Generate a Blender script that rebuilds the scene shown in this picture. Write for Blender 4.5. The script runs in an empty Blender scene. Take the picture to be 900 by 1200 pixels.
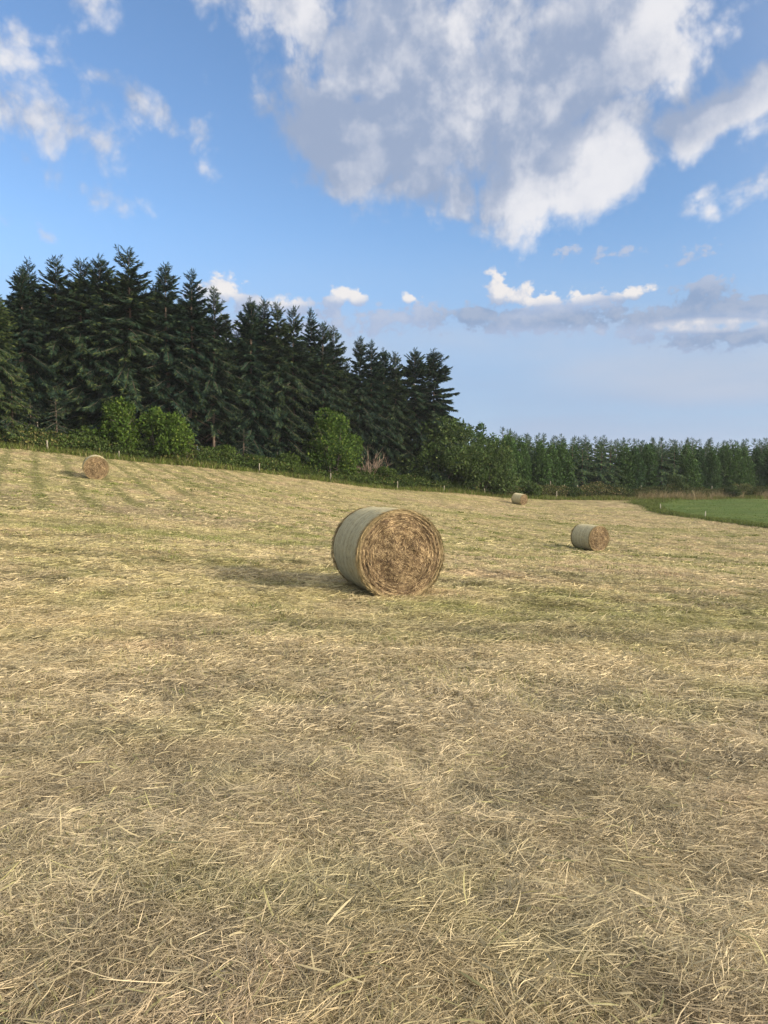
import bpy, math, random
import numpy as np
from mathutils import Vector, Matrix

random.seed(7)
RNG = np.random.default_rng(11)
R = math.radians
scene = bpy.context.scene
COL = scene.collection

# ------------------------------------------------------------------ camera
CAM_H = 1.6
PITCH = R(2.97)
cd = bpy.data.cameras.new('camera')
cam = bpy.data.objects.new('camera', cd)
COL.objects.link(cam)
cam.location = (0, 0, CAM_H)
cam.rotation_euler = (R(90) - PITCH, 0, 0)
cd.sensor_fit = 'VERTICAL'
cd.sensor_height = 36.0
cd.sensor_width = 27.0
cd.lens = 26.0
cd.clip_start = 0.05
cd.clip_end = 8000
scene.camera = cam

# ------------------------------------------------------------------ view, sun
scene.view_settings.view_transform = 'Standard'
scene.view_settings.look = 'None'
scene.view_settings.gamma = 1.0
scene.view_settings.use_curve_mapping = False
scene.view_settings.exposure = 1.4
scene.cycles.use_denoising = True
scene.cycles.denoiser = 'OPENIMAGEDENOISE'
scene.cycles.denoising_input_passes = 'RGB_ALBEDO_NORMAL'
scene.cycles.denoising_prefilter = 'ACCURATE'
scene.cycles.max_bounces = 5
scene.cycles.diffuse_bounces = 3
scene.cycles.transmission_bounces = 3
scene.cycles.transparent_max_bounces = 4

SUN_EL = R(19)
SUN_AZ = math.atan2(0.90, -0.44)          # from +Y towards +X
sun_dir = Vector((math.sin(SUN_AZ) * math.cos(SUN_EL), math.cos(SUN_AZ) * math.cos(SUN_EL), math.sin(SUN_EL)))
sl = bpy.data.lights.new('sun', 'SUN')
sl.energy = 3.2
sl.angle = R(3.5)
sl.color = (1.0, 0.87, 0.70)
so = bpy.data.objects.new('sun', sl)
COL.objects.link(so)
so.location = (60, -30, 40)
so.rotation_euler = sun_dir.to_track_quat('Z', 'Y').to_euler()

# ------------------------------------------------------------------ world: Nishita sky with a procedural cloud layer
world = bpy.data.worlds.new('World')
scene.world = world
world.use_nodes = True
world.cycles.sampling_method = 'MANUAL'
world.cycles.sample_map_resolution = 256
SKY_STRENGTH = 0.086

F = 26.0 / 36.0 * 1200.0
def ray(u, v):
    x = (u - 450.0) / F
    y = (600.0 - v) / F
    cp, sp = math.cos(PITCH), math.sin(PITCH)
    return Vector((x, cp + y * sp, -sp + y * cp))
def azel(u, v):
    d = ray(u, v).normalized()
    return math.atan2(d.x, d.y), math.asin(d.z)
def at(u, v, Y):
    d = ray(u, v)
    k = Y / d.y
    return d.x * k, CAM_H + d.z * k

class NG:
    """small helper to write node trees as expressions"""
    dims = '3D'
    def __init__(self, tree):
        self.t = tree
        self.n = tree.nodes
        self.l = tree.links
    def put(self, sock, v):
        if isinstance(v, bpy.types.NodeSocket):
            self.l.new(v, sock)
        elif v is not None:
            sock.default_value = v
    def m(self, op, a, b=None, c=None, clamp=False):
        n = self.n.new('ShaderNodeMath'); n.operation = op; n.use_clamp = clamp
        for i, v in enumerate((a, b, c)):
            if v is not None: self.put(n.inputs[i], v)
        return n.outputs[0]
    def v(self, op, a, b=None, scale=None):
        n = self.n.new('ShaderNodeVectorMath'); n.operation = op
        self.put(n.inputs[0], a)
        if b is not None: self.put(n.inputs[1], b)
        if scale is not None: self.put(n.inputs['Scale'], scale)
        return n.outputs['Value'] if op in ('LENGTH', 'DOT_PRODUCT', 'DISTANCE') else n.outputs[0]
    def noise(self, vec, scale, detail=5, rough=0.55, lac=2.0, dist=0.0, color=False):
        n = self.n.new('ShaderNodeTexNoise'); n.noise_dimensions = self.dims
        self.put(n.inputs['Vector'], vec)
        n.inputs['Scale'].default_value = scale
        n.inputs['Detail'].default_value = detail
        n.inputs['Roughness'].default_value = rough
        n.inputs['Lacunarity'].default_value = lac
        n.inputs['Distortion'].default_value = dist
        return n.outputs['Color'] if color else n.outputs[0]
    def ss(self, x, lo, hi, a=0.0, b=1.0):
        n = self.n.new('ShaderNodeMapRange'); n.interpolation_type = 'SMOOTHSTEP'
        self.put(n.inputs[0], x)
        for i, q in enumerate((lo, hi, a, b)): self.put(n.inputs[1 + i], q)
        return n.outputs[0]
    def lin(self, x, lo, hi, a=0.0, b=1.0):
        n = self.n.new('ShaderNodeMapRange')
        self.put(n.inputs[0], x)
        for i, q in enumerate((lo, hi, a, b)): self.put(n.inputs[1 + i], q)
        return n.outputs[0]
    def mix(self, f, a, b, blend='MIX'):
        n = self.n.new('ShaderNodeMix'); n.data_type = 'RGBA'; n.blend_type = blend
        self.put(n.inputs[0], f)
        for s, q in ((n.inputs[6], a), (n.inputs[7], b)):
            if not isinstance(q, bpy.types.NodeSocket) and len(q) == 3: q = (*q, 1)
            self.put(s, q)
        return n.outputs[2]
    def comb(self, x, y, z=0.0):
        n = self.n.new('ShaderNodeCombineXYZ')
        for i, q in enumerate((x, y, z)): self.put(n.inputs[i], q)
        return n.outputs[0]
    def blob(self, p, u, v, ru, rv, rot=0.0):
        """soft ellipse in azimuth / elevation: 1 in the middle, 0 on its edge, negative outside"""
        a, e = azel(u, v)
        n = self.n.new('ShaderNodeMapping'); n.vector_type = 'TEXTURE'
        self.put(n.inputs[0], p)
        n.inputs[1].default_value = (a, e, 0)
        n.inputs[2].default_value = (0, 0, R(rot))
        n.inputs[3].default_value = (ru / F, rv / F, 1e6)
        return self.m('SUBTRACT', 1.0, self.v('LENGTH', n.outputs[0]))
    def blobs(self, p, lst):
        acc = None
        sp = self.n.new('ShaderNodeSeparateXYZ'); self.put(sp.inputs[0], p)
        for b in lst:
            w = b[5] if len(b) > 5 else 1.0
            # the running result rides along in z (scaled away), so the blobs are worked out one after the other
            s = self.blob(p if acc is None else self.comb(sp.outputs[0], sp.outputs[1], acc), *b[:5])
            s = self.m('MULTIPLY', s, w) if w != 1.0 else s
            acc = s if acc is None else self.m('SMOOTH_MAX', acc, s, 0.25)
        return acc

def make_cloud_group(name, lst, scale, amp, warp, floor=-0.9, ysq=1.0, puff=0.0, pscale=20.0):
    g = bpy.data.node_groups.new(name, 'ShaderNodeTree')
    g.interface.new_socket(name='P', in_out='INPUT', socket_type='NodeSocketVector')
    g.interface.new_socket(name='D', in_out='OUTPUT', socket_type='NodeSocketFloat')
    q = NG(g); q.dims = '2D'
    gi = g.nodes.new('NodeGroupInput'); go = g.nodes.new('NodeGroupOutput')
    p = gi.outputs[0]
    ps = q.v('MULTIPLY', p, (1, ysq, 1))
    w = q.noise(ps, scale * 0.45, 3, 0.5, color=True)
    w = q.v('SCALE', q.v('SUBTRACT', w, (0.5, 0.5, 0.5)), scale=warp)
    w = q.v('MULTIPLY', w, (1, 1 / ysq, 0))
    base = q.blobs(q.v('ADD', p, w), lst)
    base = q.m('MAXIMUM', base, floor)
    f = q.noise(q.v('ADD', ps, q.v('SCALE', w, scale=0.5)), scale, 10, 0.57)
    f2 = q.noise(ps, scale * 0.35, 4, 0.5)
    s = q.m('ADD', q.m('MULTIPLY', q.m('SUBTRACT', f, 0.5), amp), q.m('MULTIPLY', q.m('SUBTRACT', f2, 0.5), amp * 0.4))
    if puff:
        vo = g.nodes.new('ShaderNodeTexVoronoi'); vo.feature = 'F1'; vo.voronoi_dimensions = '2D'
        q.put(vo.inputs['Vector'], q.v('ADD', ps, q.v('SCALE', w, scale=0.6)))
        vo.inputs['Scale'].default_value = pscale; vo.inputs['Detail'].default_value = 3; vo.inputs['Roughness'].default_value = 0.55
        s = q.m('ADD', s, q.m('MULTIPLY', q.m('SUBTRACT', 0.70, vo.outputs['Distance']), puff))
    g.links.new(q.m('ADD', base, s), go.inputs[0])
    return g

# clouds: (u, v, ru, rv, rotation deg, weight) in pixels of a 900 x 1200 view, turned into azimuth / elevation
HIGH = [
    (560, 100, 200, 130, -8, 2.3), (700, 55, 160, 90, 12, 2.2), (620, 200, 105, 75, 20, 2.0), (695, 185, 80, 65, 30, 1.9), (765, 22, 95, 55, 25, 1.9),
    (430, 155, 150, 75, -18, 2.2), (490, 200, 85, 55, -20, 2.0), (345, 22, 110, 52, -14, 1.4), (255, 0, 55, 30, 0, .9), (470, 50, 120, 80, 0, 2.2),
    (335, 128, 55, 34, 20, .9), (640, 255, 32, 24, 0, .9), (605, 245, 40, 24, 0, .9),
    (788, 104, 34, 16, 15, .8), (840, 125, 100, 26, 16, 1.7), (885, 148, 34, 20, 0, .8),
    (820, 222, 17, 24, -25, .75), (832, 246, 14, 14, 0, .6), (890, 215, 22, 22, 0, .3),
    (12, 65, 30, 38, 0, .8), (50, 150, 85, 40, -22, .65), (100, 175, 55, 24, -10, .6), (20, 125, 55, 50, 0, .5),
    (112, 12, 40, 24, -30, .8), (118, 98, 34, 14, -12, .55), (168, 130, 26, 18, -30, .5), (222, 136, 22, 22, -20, .55), (228, 158, 12, 14, -20, .4),
    (45, 272, 30, 9, -12, .4), (80, 44, 22, 10, 0, .4), (72, 72, 16, 8, 0, .35), (250, 180, 12, 12, 0, .3), (498, 254, 12, 7, 0, .4),
]
LOW = [
    (262, 342, 26, 22, 0), (285, 352, 24, 14, 0), (245, 352, 30, 18, 0), (402, 346, 16, 12, 0), (420, 352, 18, 12, 0), (388, 354, 16, 9, 0), (345, 362, 70, 12, 0, .8), (478, 350, 11, 8, 0, .9), (497, 349, 4, 3, 0, .5),
    (582, 336, 15, 20, 0), (606, 345, 22, 15, 0), (640, 352, 30, 13, 0), (690, 350, 50, 12, 0, .8), (742, 342, 22, 10, 10, .9), (480, 374, 90, 20, 0, .8), (640, 372, 110, 22, 0),
    (560, 372, 50, 20, 0, .9), (830, 365, 110, 26, 0), (828, 342, 40, 16, 0, .9), (885, 392, 130, 20, 0), (240, 385, 160, 26, 0, .7), (760, 376, 90, 20, 0, .9),
    (700, 298, 40, 6, 0, .25), (810, 300, 32, 9, 15, .3), (670, 293, 30, 5, 0, .3),
]
def build_world():
    nt = world.node_tree
    nt.nodes.clear()
    q = NG(nt); q.dims = '2D'
    out = nt.nodes.new('ShaderNodeOutputWorld')
    bg = nt.nodes.new('ShaderNodeBackground')
    bg.inputs['Strength'].default_value = SKY_STRENGTH
    sky = nt.nodes.new('ShaderNodeTexSky')
    sky.sky_type = 'NISHITA'
    sky.sun_disc = False
    sky.sun_elevation = SUN_EL
    sky.sun_rotation = SUN_AZ
    sky.air_density = 1.0
    sky.dust_density = 0.3
    sky.ozone_density = 3.0
    tc = nt.nodes.new('ShaderNodeTexCoord')
    sep = nt.nodes.new('ShaderNodeSeparateXYZ')
    d = q.v('NORMALIZE', tc.outputs['Generated'])
    nt.links.new(d, sep.inputs[0])
    az = q.m('ARCTAN2', sep.outputs[0], sep.outputs[1])
    el = q.m('ARCSINE', sep.outputs[2])
    P = q.comb(az, el)
    def grp(g, p):
        n = nt.nodes.new('ShaderNodeGroup'); n.node_tree = g
        q.put(n.inputs[0], p)
        return n.outputs[0]
    S = 1.0 / SKY_STRENGTH / 2 ** scene.view_settings.exposure     # colours below are as they should appear
    def c(r, g, b, k=1.0): return (r * S * k, g * S * k, b * S * k, 1)
    base = q.mix(1.0, sky.outputs[0], SKY_TINT, 'MULTIPLY')
    # pale lilac vapour towards the horizon
    hz = q.ss(el, R(5), R(19), 1.0, 0.0)
    streak = q.noise(q.v('MULTIPLY', P, (1, 5, 1)), 3.2, 5, 0.55)
    vap = q.mix(q.ss(streak, 0.28, 0.72), c(*VAPOUR), c(*VAPOUR2))
    base = q.mix(q.m('MULTIPLY', hz, q.ss(streak, 0.2, 0.7, 0.82, 1.0)), base, vap)
    cream = q.blobs(P, [(640, 395, 190, 34, 0, 1.3), (800, 425, 190, 40, 0, 1.3), (300, 400, 200, 40, 0, .8), (840, 455, 120, 20, 0, .8)])
    cream = q.m('MULTIPLY', q.ss(cream, -0.3, 0.8), q.ss(q.noise(q.v('MULTIPLY', P, (1, 3, 1)), 5.0, 6, 0.55), 0.25, 0.75, 0.35, 0.9))
    base = q.mix(q.m('MULTIPLY', cream, 0.55), base, c(0.56, 0.61, 0.72))
    # ---- low bank
    gl = make_cloud_group('cloud_bank', LOW, 38.0, 1.6, 0.03, ysq=1.3, puff=0.4, pscale=60.0)
    dl = grp(gl, P)
    dl2 = grp(gl, q.v('ADD', P, (0.010, 0.012, 0)))
    ml = q.ss(dl, 0.0, 0.42)
    lit = q.ss(q.m('SUBTRACT', dl, dl2), -0.35, 0.75)
    tops = q.blobs(P, [(262, 333, 38, 20, 0), (408, 343, 34, 13, 0), (480, 346, 16, 9, 0), (584, 332, 26, 24, 0), (618, 344, 36, 16, 0), (660, 344, 60, 12, 0, .8),
                       (745, 338, 34, 12, 0), (830, 381, 60, 8, -3), (330, 352, 40, 9, 0, .6)])
    tops = q.ss(tops, -0.25, 0.55)
    darks = q.blobs(P, [(560, 370, 60, 20, 0), (850, 348, 110, 24, 0), (700, 372, 120, 12, 0), (880, 396, 120, 13, 0)])
    darks = q.ss(q.m('ADD', darks, q.lin(streak, 0.3, 0.7, -0.25, 0.25)), -0.5, 0.7)
    body = q.mix(darks, c(0.41, 0.50, 0.69), c(0.27, 0.37, 0.56))
    lum = q.m('MULTIPLY', q.m('ADD', 0.35, q.m('MULTIPLY', lit, 0.65)), tops)
    lcol = q.mix(q.m('MAXIMUM', lum, q.m('MULTIPLY', lit, 0.16)), body, c(0.93, 0.88, 0.84))
    base = q.mix(q.m('MULTIPLY', ml, 0.9), base, lcol)
    # ---- high clouds
    gh = make_cloud_group('cloud_high', HIGH, 13.0, 2.0, 0.08, puff=0.62, pscale=26.0)
    dh = grp(gh, P)
    dh2 = grp(gh, q.v('ADD', P, (0.034, -0.016, 0)))
    mh = q.ss(dh, -0.12, 0.90)
    lit = q.ss(q.m('SUBTRACT', dh, dh2), -0.8, 0.95)
    hi = q.blobs(P, [(715, 195, 70, 60, 30), (640, 245, 50, 40, 0), (800, 25, 80, 50, 0), (690, 0, 60, 30, 0), (790, 105, 40, 20, 0), (550, 60, 30, 120, 20, .6),
                     (340, 15, 100, 50, 0, .6), (15, 60, 40, 40, 0, .5), (825, 225, 30, 40, 0), (880, 145, 30, 30, 0, .7), (110, 15, 40, 25, 0, .35)])
    hi = q.ss(hi, -0.6, 0.9)
    dk = q.blobs(P, [(705, 90, 75, 60, 0), (440, 185, 160, 75, 0), (835, 125, 100, 30, 14, 1.6), (600, 140, 70, 60, 0, .7), (480, 90, 60, 80, 0, .5)])
    dk = q.ss(dk, -0.4, 0.9)
    k = q.m('ADD', q.m('MULTIPLY', lit, 0.80), q.m('MULTIPLY', hi, 0.50))
    k = q.m('ADD', q.m('SUBTRACT', k, q.m('MULTIPLY', dk, 0.55)), -0.04)
    k = q.m('ADD', k, q.lin(q.noise(P, 24.0, 7, 0.6), 0.3, 0.7, -0.22, 0.22))
    k = q.ss(k, -0.28, 1.35)
    hcol = q.mix(k, c(0.34, 0.415, 0.57), c(0.88, 0.87, 0.89))
    base = q.mix(q.m('MULTIPLY', mh, 0.92), base, hcol)
    # bright sky added out of view for fill: round the sun, overhead and behind
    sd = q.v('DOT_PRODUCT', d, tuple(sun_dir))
    sky_fill = q.m('MAXIMUM', q.ss(sd, 0.0, 1.0, 0.0, 1.0), q.m('MULTIPLY', q.ss(sep.outputs[1], 0.25, -0.6), 0.75))
    sky_fill = q.m('MAXIMUM', sky_fill, q.ss(el, R(46), R(75), 0.0, 0.6))
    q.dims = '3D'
    sky_fill = q.m('MULTIPLY', sky_fill, q.lin(q.noise(d, 2.6, 5), 0.35, 0.65, 0.6, 1.0))
    base = q.mix(sky_fill, base, q.mix(q.ss(sd, 0.2, 1.0), c(1.45, 1.40, 1.34), c(4.2, 3.8, 3.2)))
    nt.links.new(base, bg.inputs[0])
    nt.links.new(bg.outputs[0], out.inputs[0])
SKY_TINT = (0.87, 0.91, 0.96, 1)
VAPOUR = (0.34, 0.47, 0.70)
VAPOUR2 = (0.40, 0.51, 0.69)
build_world()

# ------------------------------------------------------------------ numpy helpers
def _hash(ix, iy, seed):
    h = (ix.astype(np.int64) * 374761393 + iy.astype(np.int64) * 668265263 + seed * 974634541) & 0xFFFFFFFF
    h = ((h ^ (h >> 13)) * 1274126177) & 0xFFFFFFFF
    h = h ^ (h >> 16)
    return (h & 0xFFFF) / 65535.0
def vnoise(x, y, seed=0):
    ix = np.floor(x); iy = np.floor(y)
    fx = x - ix; fy = y - iy
    fx = fx * fx * (3 - 2 * fx); fy = fy * fy * (3 - 2 * fy)
    a = _hash(ix, iy, seed); b = _hash(ix + 1, iy, seed)
    c = _hash(ix, iy + 1, seed); d = _hash(ix + 1, iy + 1, seed)
    return (a * (1 - fx) + b * fx) * (1 - fy) + (c * (1 - fx) + d * fx) * fy
def fbm(x, y, seed=0, octs=4, gain=0.5):
    s = 0; amp = 1; tot = 0
    for o in range(octs):
        s = s + amp * vnoise(x, y, seed + o * 17); tot += amp
        x = x * 2.03 + 13.7; y = y * 2.03 + 7.1; amp *= gain
    return s / tot
def sstep(x, a, b):
    t = np.clip((x - a) / (b - a), 0, 1)
    return t * t * (3 - 2 * t)
def lerp(a, b, t):
    return a + (b - a) * t[..., None]

# ------------------------------------------------------------------ terrain
FX = np.array([-120, -60, -32.2, -22.8, -12.5, 0, 8.9, 16.8, 27.1, 56, 100, 200], float)
FY = np.array([40, 52, 62, 66, 72, 80, 86, 92, 98, 107, 116, 126], float)
def field_edge(x):
    return np.interp(x, FX, FY)
ctrl = [(450, 692, 10.8), (690, 644, 36), (608, 591, 83), (110, 560, 45), (0, 525, 62), (150, 540, 66), (300, 554, 72), (450, 573, 80),
        (540, 578, 86), (608, 584, 92), (700, 586, 98), (900, 617, 60), (900, 584, 108), (170, 657, 13.0), (0, 600, 24), (900, 690, 15)]
cp = []
for (u, v, Y) in ctrl:
    X, Z = at(u, v, Y)
    cp.append((X, Y, Z))
cp += [(0, 0, 0), (-2, 2, 0.0), (2, 2, -0.0), (0, 4, 0), (-3, 5, 0.03), (3, 5, -0.05), (0, -6, 0.1), (-8, -6, 0.6), (8, -6, -0.5),
       (0, 150, -1.5), (-60, 120, 5), (70, 140, -1.5), (60, 30, -3.5), (-60, 20, 4.0)]
cp = np.array(cp)
def _U(r2):
    return np.where(r2 > 1e-9, r2 * np.log(np.maximum(r2, 1e-9)), 0)
_n = len(cp)
_K = _U(((cp[:, None, :2] - cp[None, :, :2]) ** 2).sum(-1)) + np.eye(_n) * 8.0
_A = np.zeros((_n + 3, _n + 3))
_A[:_n, :_n] = _K
_A[:_n, _n] = 1; _A[:_n, _n + 1:] = cp[:, :2]
_A[_n, :_n] = 1; _A[_n + 1:, :_n] = cp[:, :2].T
_W = np.linalg.solve(_A, np.concatenate([cp[:, 2], np.zeros(3)]))
def terrain(x, y):
    x = np.asarray(x, float); y = np.asarray(y, float)
    sh = x.shape
    x = x.ravel(); y = y.ravel()
    r = np.hypot(x, y)
    k = np.minimum(1.0, 150.0 / np.maximum(r, 1e-6))
    cx = x * k; cy = y * k
    z = _W[_n] + _W[_n + 1] * cx + _W[_n + 2] * cy
    for i in range(_n):
        z += _W[i] * _U((cx - cp[i, 0]) ** 2 + (cy - cp[i, 1]) ** 2)
    far = sstep(r, 150, 700)
    z = np.clip(z, -9, 9) * (1 - far) + (-3.0) * far
    # the bank behind the fence
    b = y - field_edge(x)
    z = z + 0.7 * sstep(b, 1.0, 4.5) * (1 - sstep(x, 14, 24))
    z = z + 0.25 * sstep(b, 1.0, 4.5) * sstep(x, 14, 24)
    return z.reshape(sh)
def T(x, y):
    return float(terrain(np.array([x]), np.array([y]))[0])
def micro(x, y):
    r = np.hypot(x, y)
    m = 0.085 * (fbm(x / 1.1, y / 0.8, 3, 3) - 0.5) + 0.05 * (fbm(x / 0.3, y / 0.25, 5, 2) - 0.5) + 0.11 * (fbm(x / 0.5 + 7, y / 0.5, 6, 2) - 0.5) * sstep(r, 7, 12)
    m = m + 0.20 * (fbm(x / 5.0 + 0.03 * y, y / 1.6, 9, 3) - 0.5) * sstep(r, 6, 25)
    return m * (1 - sstep(r, 110, 160))

# straw and grass colours of the mown field, as albedo at a place
C_STRAW = np.array((0.495, 0.406, 0.232)); C_GREEN = np.array((0.22, 0.235, 0.070)); C_BROWN = np.array((0.27, 0.222, 0.140))
C_PINK = np.array((0.46, 0.335, 0.210)); C_GREY = np.array((0.430, 0.366, 0.243)); C_YELL = np.array((0.465, 0.405, 0.195))
C_DAMP = np.array((0.150, 0.145, 0.090))
def fieldcol(x, y):
    r = np.hypot(x, y)
    wy = y + 0.10 * x + 1.2 * (fbm(x / 6, y / 6, 41, 2) - 0.5)
    c = np.broadcast_to(C_STRAW, x.shape + (3,)).copy()
    # yellow-green middle band, greyer raked hay near
    c = lerp(c, C_YELL, 0.75 * sstep(fbm(x / 7, wy / 3, 21, 3), 0.35, 0.65) * sstep(r, 7, 10))
    c = lerp(c, C_GREY, (1 - sstep(r, 4.5, 8.0)) * (0.45 + 0.55 * fbm(x / 1.5, y / 1.5, 23, 2)))
    pk = sstep(fbm(x / 2.2 + 3, wy / 1.1, 25, 3), 0.50, 0.68)
    c = lerp(c, C_PINK, pk * (0.55 + 0.3 * np.exp(-((r - 5.5) / 2.0) ** 2)))
    g = sstep(fbm(x / 3.5, wy / 1.3, 27, 4), 0.53, 0.70) * sstep(r, 3.5, 8.5) + 0.6 * sstep(fbm(x / 0.9, y / 0.7, 28, 3), 0.56, 0.72)
    g = g * (0.45 + 0.10 * sstep(x, -3, 3) * sstep(r, 7, 10) * (1 - sstep(r, 30, 45)))
    c = lerp(c, C_GREEN, np.clip(g, 0, 0.85))
    # damp greenish clots in the raked hay near by
    dm = sstep(fbm(x / 0.55 + 5, y / 0.45, 39, 3), 0.60, 0.74) * (1 - sstep(r, 9, 14))
    c = lerp(c, C_DAMP, dm * 0.30)
    b = sstep(fbm(x / 1.8 + 9, wy / 0.6, 31, 4), 0.56, 0.72)
    c = lerp(c, C_BROWN, b * 0.42)
    # tufts of half a metre
    t1 = fbm(x / 0.42, y / 0.45, 43, 3); t2 = fbm(x / 0.9 + 4, y / 0.6, 45, 3)
    far_ = sstep(r, 6, 12)
    c = lerp(c, C_GREEN * 0.9, 0.42 * sstep(t2, 0.56, 0.70) * far_)
    c = lerp(c, C_BROWN * 0.8, 0.62 * sstep(t1, 0.58, 0.70) * far_)
    c = c * (0.86 + 0.32 * sstep(t1, 0.25, 0.6) * (1 - 0.6 * sstep(t2, 0.5, 0.7)))[..., None]
    # two broad raked-bare strips and a green strip across the slope
    for (y0, w, colr, k, x0, x1) in ((7.9, 0.55, C_BROWN, 0.28, -1, 6), (19.5, 1.6, C_GREEN, 0.45, -14, -1), (29, 3.0, C_BROWN, 0.40, -18, -5),
                                     (34, 1.2, C_BROWN, 0.45, 6, 16), (13.0, 0.9, C_GREEN, 0.35, -9, 0), (55, 1.6, C_GREEN, 0.4, 3, 26)):
        m = np.exp(-((wy - y0) / w) ** 2) * sstep(x, x0 - 1, x0 + 1) * (1 - sstep(x, x1 - 1, x1 + 1)) * (0.35 + 1.1 * fbm(x / 1.2, y / 0.5, 33, 3))
        c = lerp(c, colr, np.clip(m * k * 1.3, 0, 0.8))
    # rows left by the mower, running up the slope to the left
    s = x + 0.48 * y + 0.35 * (fbm(x / 3, y / 3, 35, 2) - 0.5)
    row = 0.5 + 0.5 * np.sin(s * 2 * math.pi / 2.1)
    rm = 1.2 * sstep(row, 0.72, 0.97) * (1 - sstep(x, -12.5, -8.5)) * sstep(y, 25, 31) * (0.35 + fbm(x / 2, y / 1.5, 37, 3))
    c = lerp(c, C_GREEN * 0.6 + C_BROWN * 0.25, np.clip(rm, 0, 0.75))
    return c

def mesh_np(name, verts, faces_flat, loop_start, mat, col=None, parent=None, smooth=False):
    me = bpy.data.meshes.new(name)
    verts = np.ascontiguousarray(verts, dtype=np.float32).reshape(-1, 3)
    faces_flat = np.ascontiguousarray(faces_flat, dtype=np.int32).ravel()
    loop_start = np.ascontiguousarray(loop_start, dtype=np.int32).ravel()
    me.vertices.add(len(verts)); me.vertices.foreach_set('co', verts.ravel())
    me.loops.add(len(faces_flat)); me.loops.foreach_set('vertex_index', faces_flat)
    me.polygons.add(len(loop_start)); me.polygons.foreach_set('loop_start', loop_start)
    if smooth:
        me.polygons.foreach_set('use_smooth', np.ones(len(loop_start), dtype=bool))
    me.update(calc_edges=True)
    if col is not None:
        a = me.attributes.new('col', 'FLOAT_COLOR', 'POINT')
        c4 = np.ones((len(verts), 4), np.float32); c4[:, :3] = col
        a.data.foreach_set('color', c4.ravel())
    if mat is not None: me.materials.append(mat)
    o = bpy.data.objects.new(name, me)
    COL.objects.link(o)
    if parent is not None: o.parent = parent
    return o
def merge(parts):
    """join (verts, flat, starts, col) tuples into one"""
    V, Fl, S, C = [], [], [], []
    nv = nl = 0
    for v, f, s, c in parts:
        v = np.asarray(v).reshape(-1, 3)
        V.append(v); Fl.append(np.asarray(f).ravel() + nv); S.append(np.asarray(s).ravel() + nl); C.append(np.asarray(c).reshape(-1, 3))
        nv += len(v); nl += np.asarray(f).size
    return np.concatenate(V), np.concatenate(Fl), np.concatenate(S), np.concatenate(C)

def blades(x, y, z, length, width, yaw, pitch, bend, roll, col, mids=1):
    """thin curved tapering strips. returns mesh arrays"""
    n = len(x)
    M = mids + 2
    t = np.linspace(0, 1, M)
    dx, dy = np.cos(yaw), np.sin(yaw)
    # angle above the ground along the strip
    P = np.zeros((n, M, 3))
    P[:, 0] = np.stack([x, y, z], -1)
    seg = length / (M - 1)
    side = RNG.normal(0, 0.12, n)
    for i in range(1, M):
        a = pitch - bend * (i - 0.5) / (M - 1)
        yw = yaw + side * (i - 1)
        P[:, i, 0] = P[:, i - 1, 0] + np.cos(yw) * np.cos(a) * seg
        P[:, i, 1] = P[:, i - 1, 1] + np.sin(yw) * np.cos(a) * seg
        P[:, i, 2] = P[:, i - 1, 2] + np.sin(a) * seg
    sx, sy, sz = -dy * np.cos(roll), dx * np.cos(roll), np.sin(roll)
    SV = np.stack([sx, sy, sz], -1)
    V = np.zeros((n, 2 * (M - 1) + 1, 3))
    for i in range(M - 1):
        w = width * (0.5 if i else 0.4)
        V[:, 2 * i] = P[:, i] - SV * w[:, None]
        V[:, 2 * i + 1] = P[:, i] + SV * w[:, None]
    V[:, -1] = P[:, -1]
    nv = V.shape[1]
    loc = []; st = []; k = 0
    for i in range(M - 2):
        loc += [2 * i, 2 * i + 1, 2 * i + 3, 2 * i + 2]; st.append(k); k += 4
    loc += [2 * (M - 2), 2 * (M - 2) + 1, nv - 1]; st.append(k); k += 3
    Fl = np.arange(n)[:, None] * nv + np.array(loc)[None]
    S = np.arange(n)[:, None] * k + np.array(st)[None]
    C = np.repeat(col[:, None, :], nv, 1)
    return V.reshape(-1, 3), Fl.ravel(), S.ravel(), C.reshape(-1, 3)

def leaves(p, d, s, L, W, col):
    """diamond leaves: base point p, axis d, side s"""
    n = len(p)
    V = np.zeros((n, 4, 3))
    L = L[:, None]; W = W[:, None]
    V[:, 0] = p; V[:, 1] = p + d * L * 0.45 + s * W * 0.5; V[:, 2] = p + d * L; V[:, 3] = p + d * L * 0.45 - s * W * 0.5
    Fl = np.arange(n * 4); S = np.arange(n) * 4
    return V.reshape(-1, 3), Fl, S, np.repeat(col[:, None, :], 4, 1).reshape(-1, 3)
def unit(a):
    return a / np.maximum(np.linalg.norm(a, axis=-1, keepdims=True), 1e-9)
def rand_unit(n):
    return unit(RNG.normal(0, 1, (n, 3)))
def tube(pts, radii, sides=6, col=(0.1, 0.08, 0.06)):
    pts = np.asarray(pts, float); m = len(pts)
    tan = np.gradient(pts, axis=0); tan = unit(tan)
    ref = np.where(np.abs(tan[:, 2:3]) > 0.9, np.array([[1., 0, 0]]), np.array([[0, 0, 1.]]))
    a = unit(np.cross(tan, ref)); b = np.cross(tan, a)
    th = np.linspace(0, 2 * math.pi, sides, endpoint=False)
    V = pts[:, None] + (a[:, None] * np.cos(th)[None, :, None] + b[:, None] * np.sin(th)[None, :, None]) * np.asarray(radii)[:, None, None]
    f = []
    for i in range(m - 1):
        for j in range(sides):
            k = (j + 1) % sides
            f += [i * sides + j, i * sides + k, (i + 1) * sides + k, (i + 1) * sides + j]
    return V.reshape(-1, 3), np.array(f), np.arange(len(f) // 4) * 4, np.tile(np.array(col), (m * sides, 1))

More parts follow.
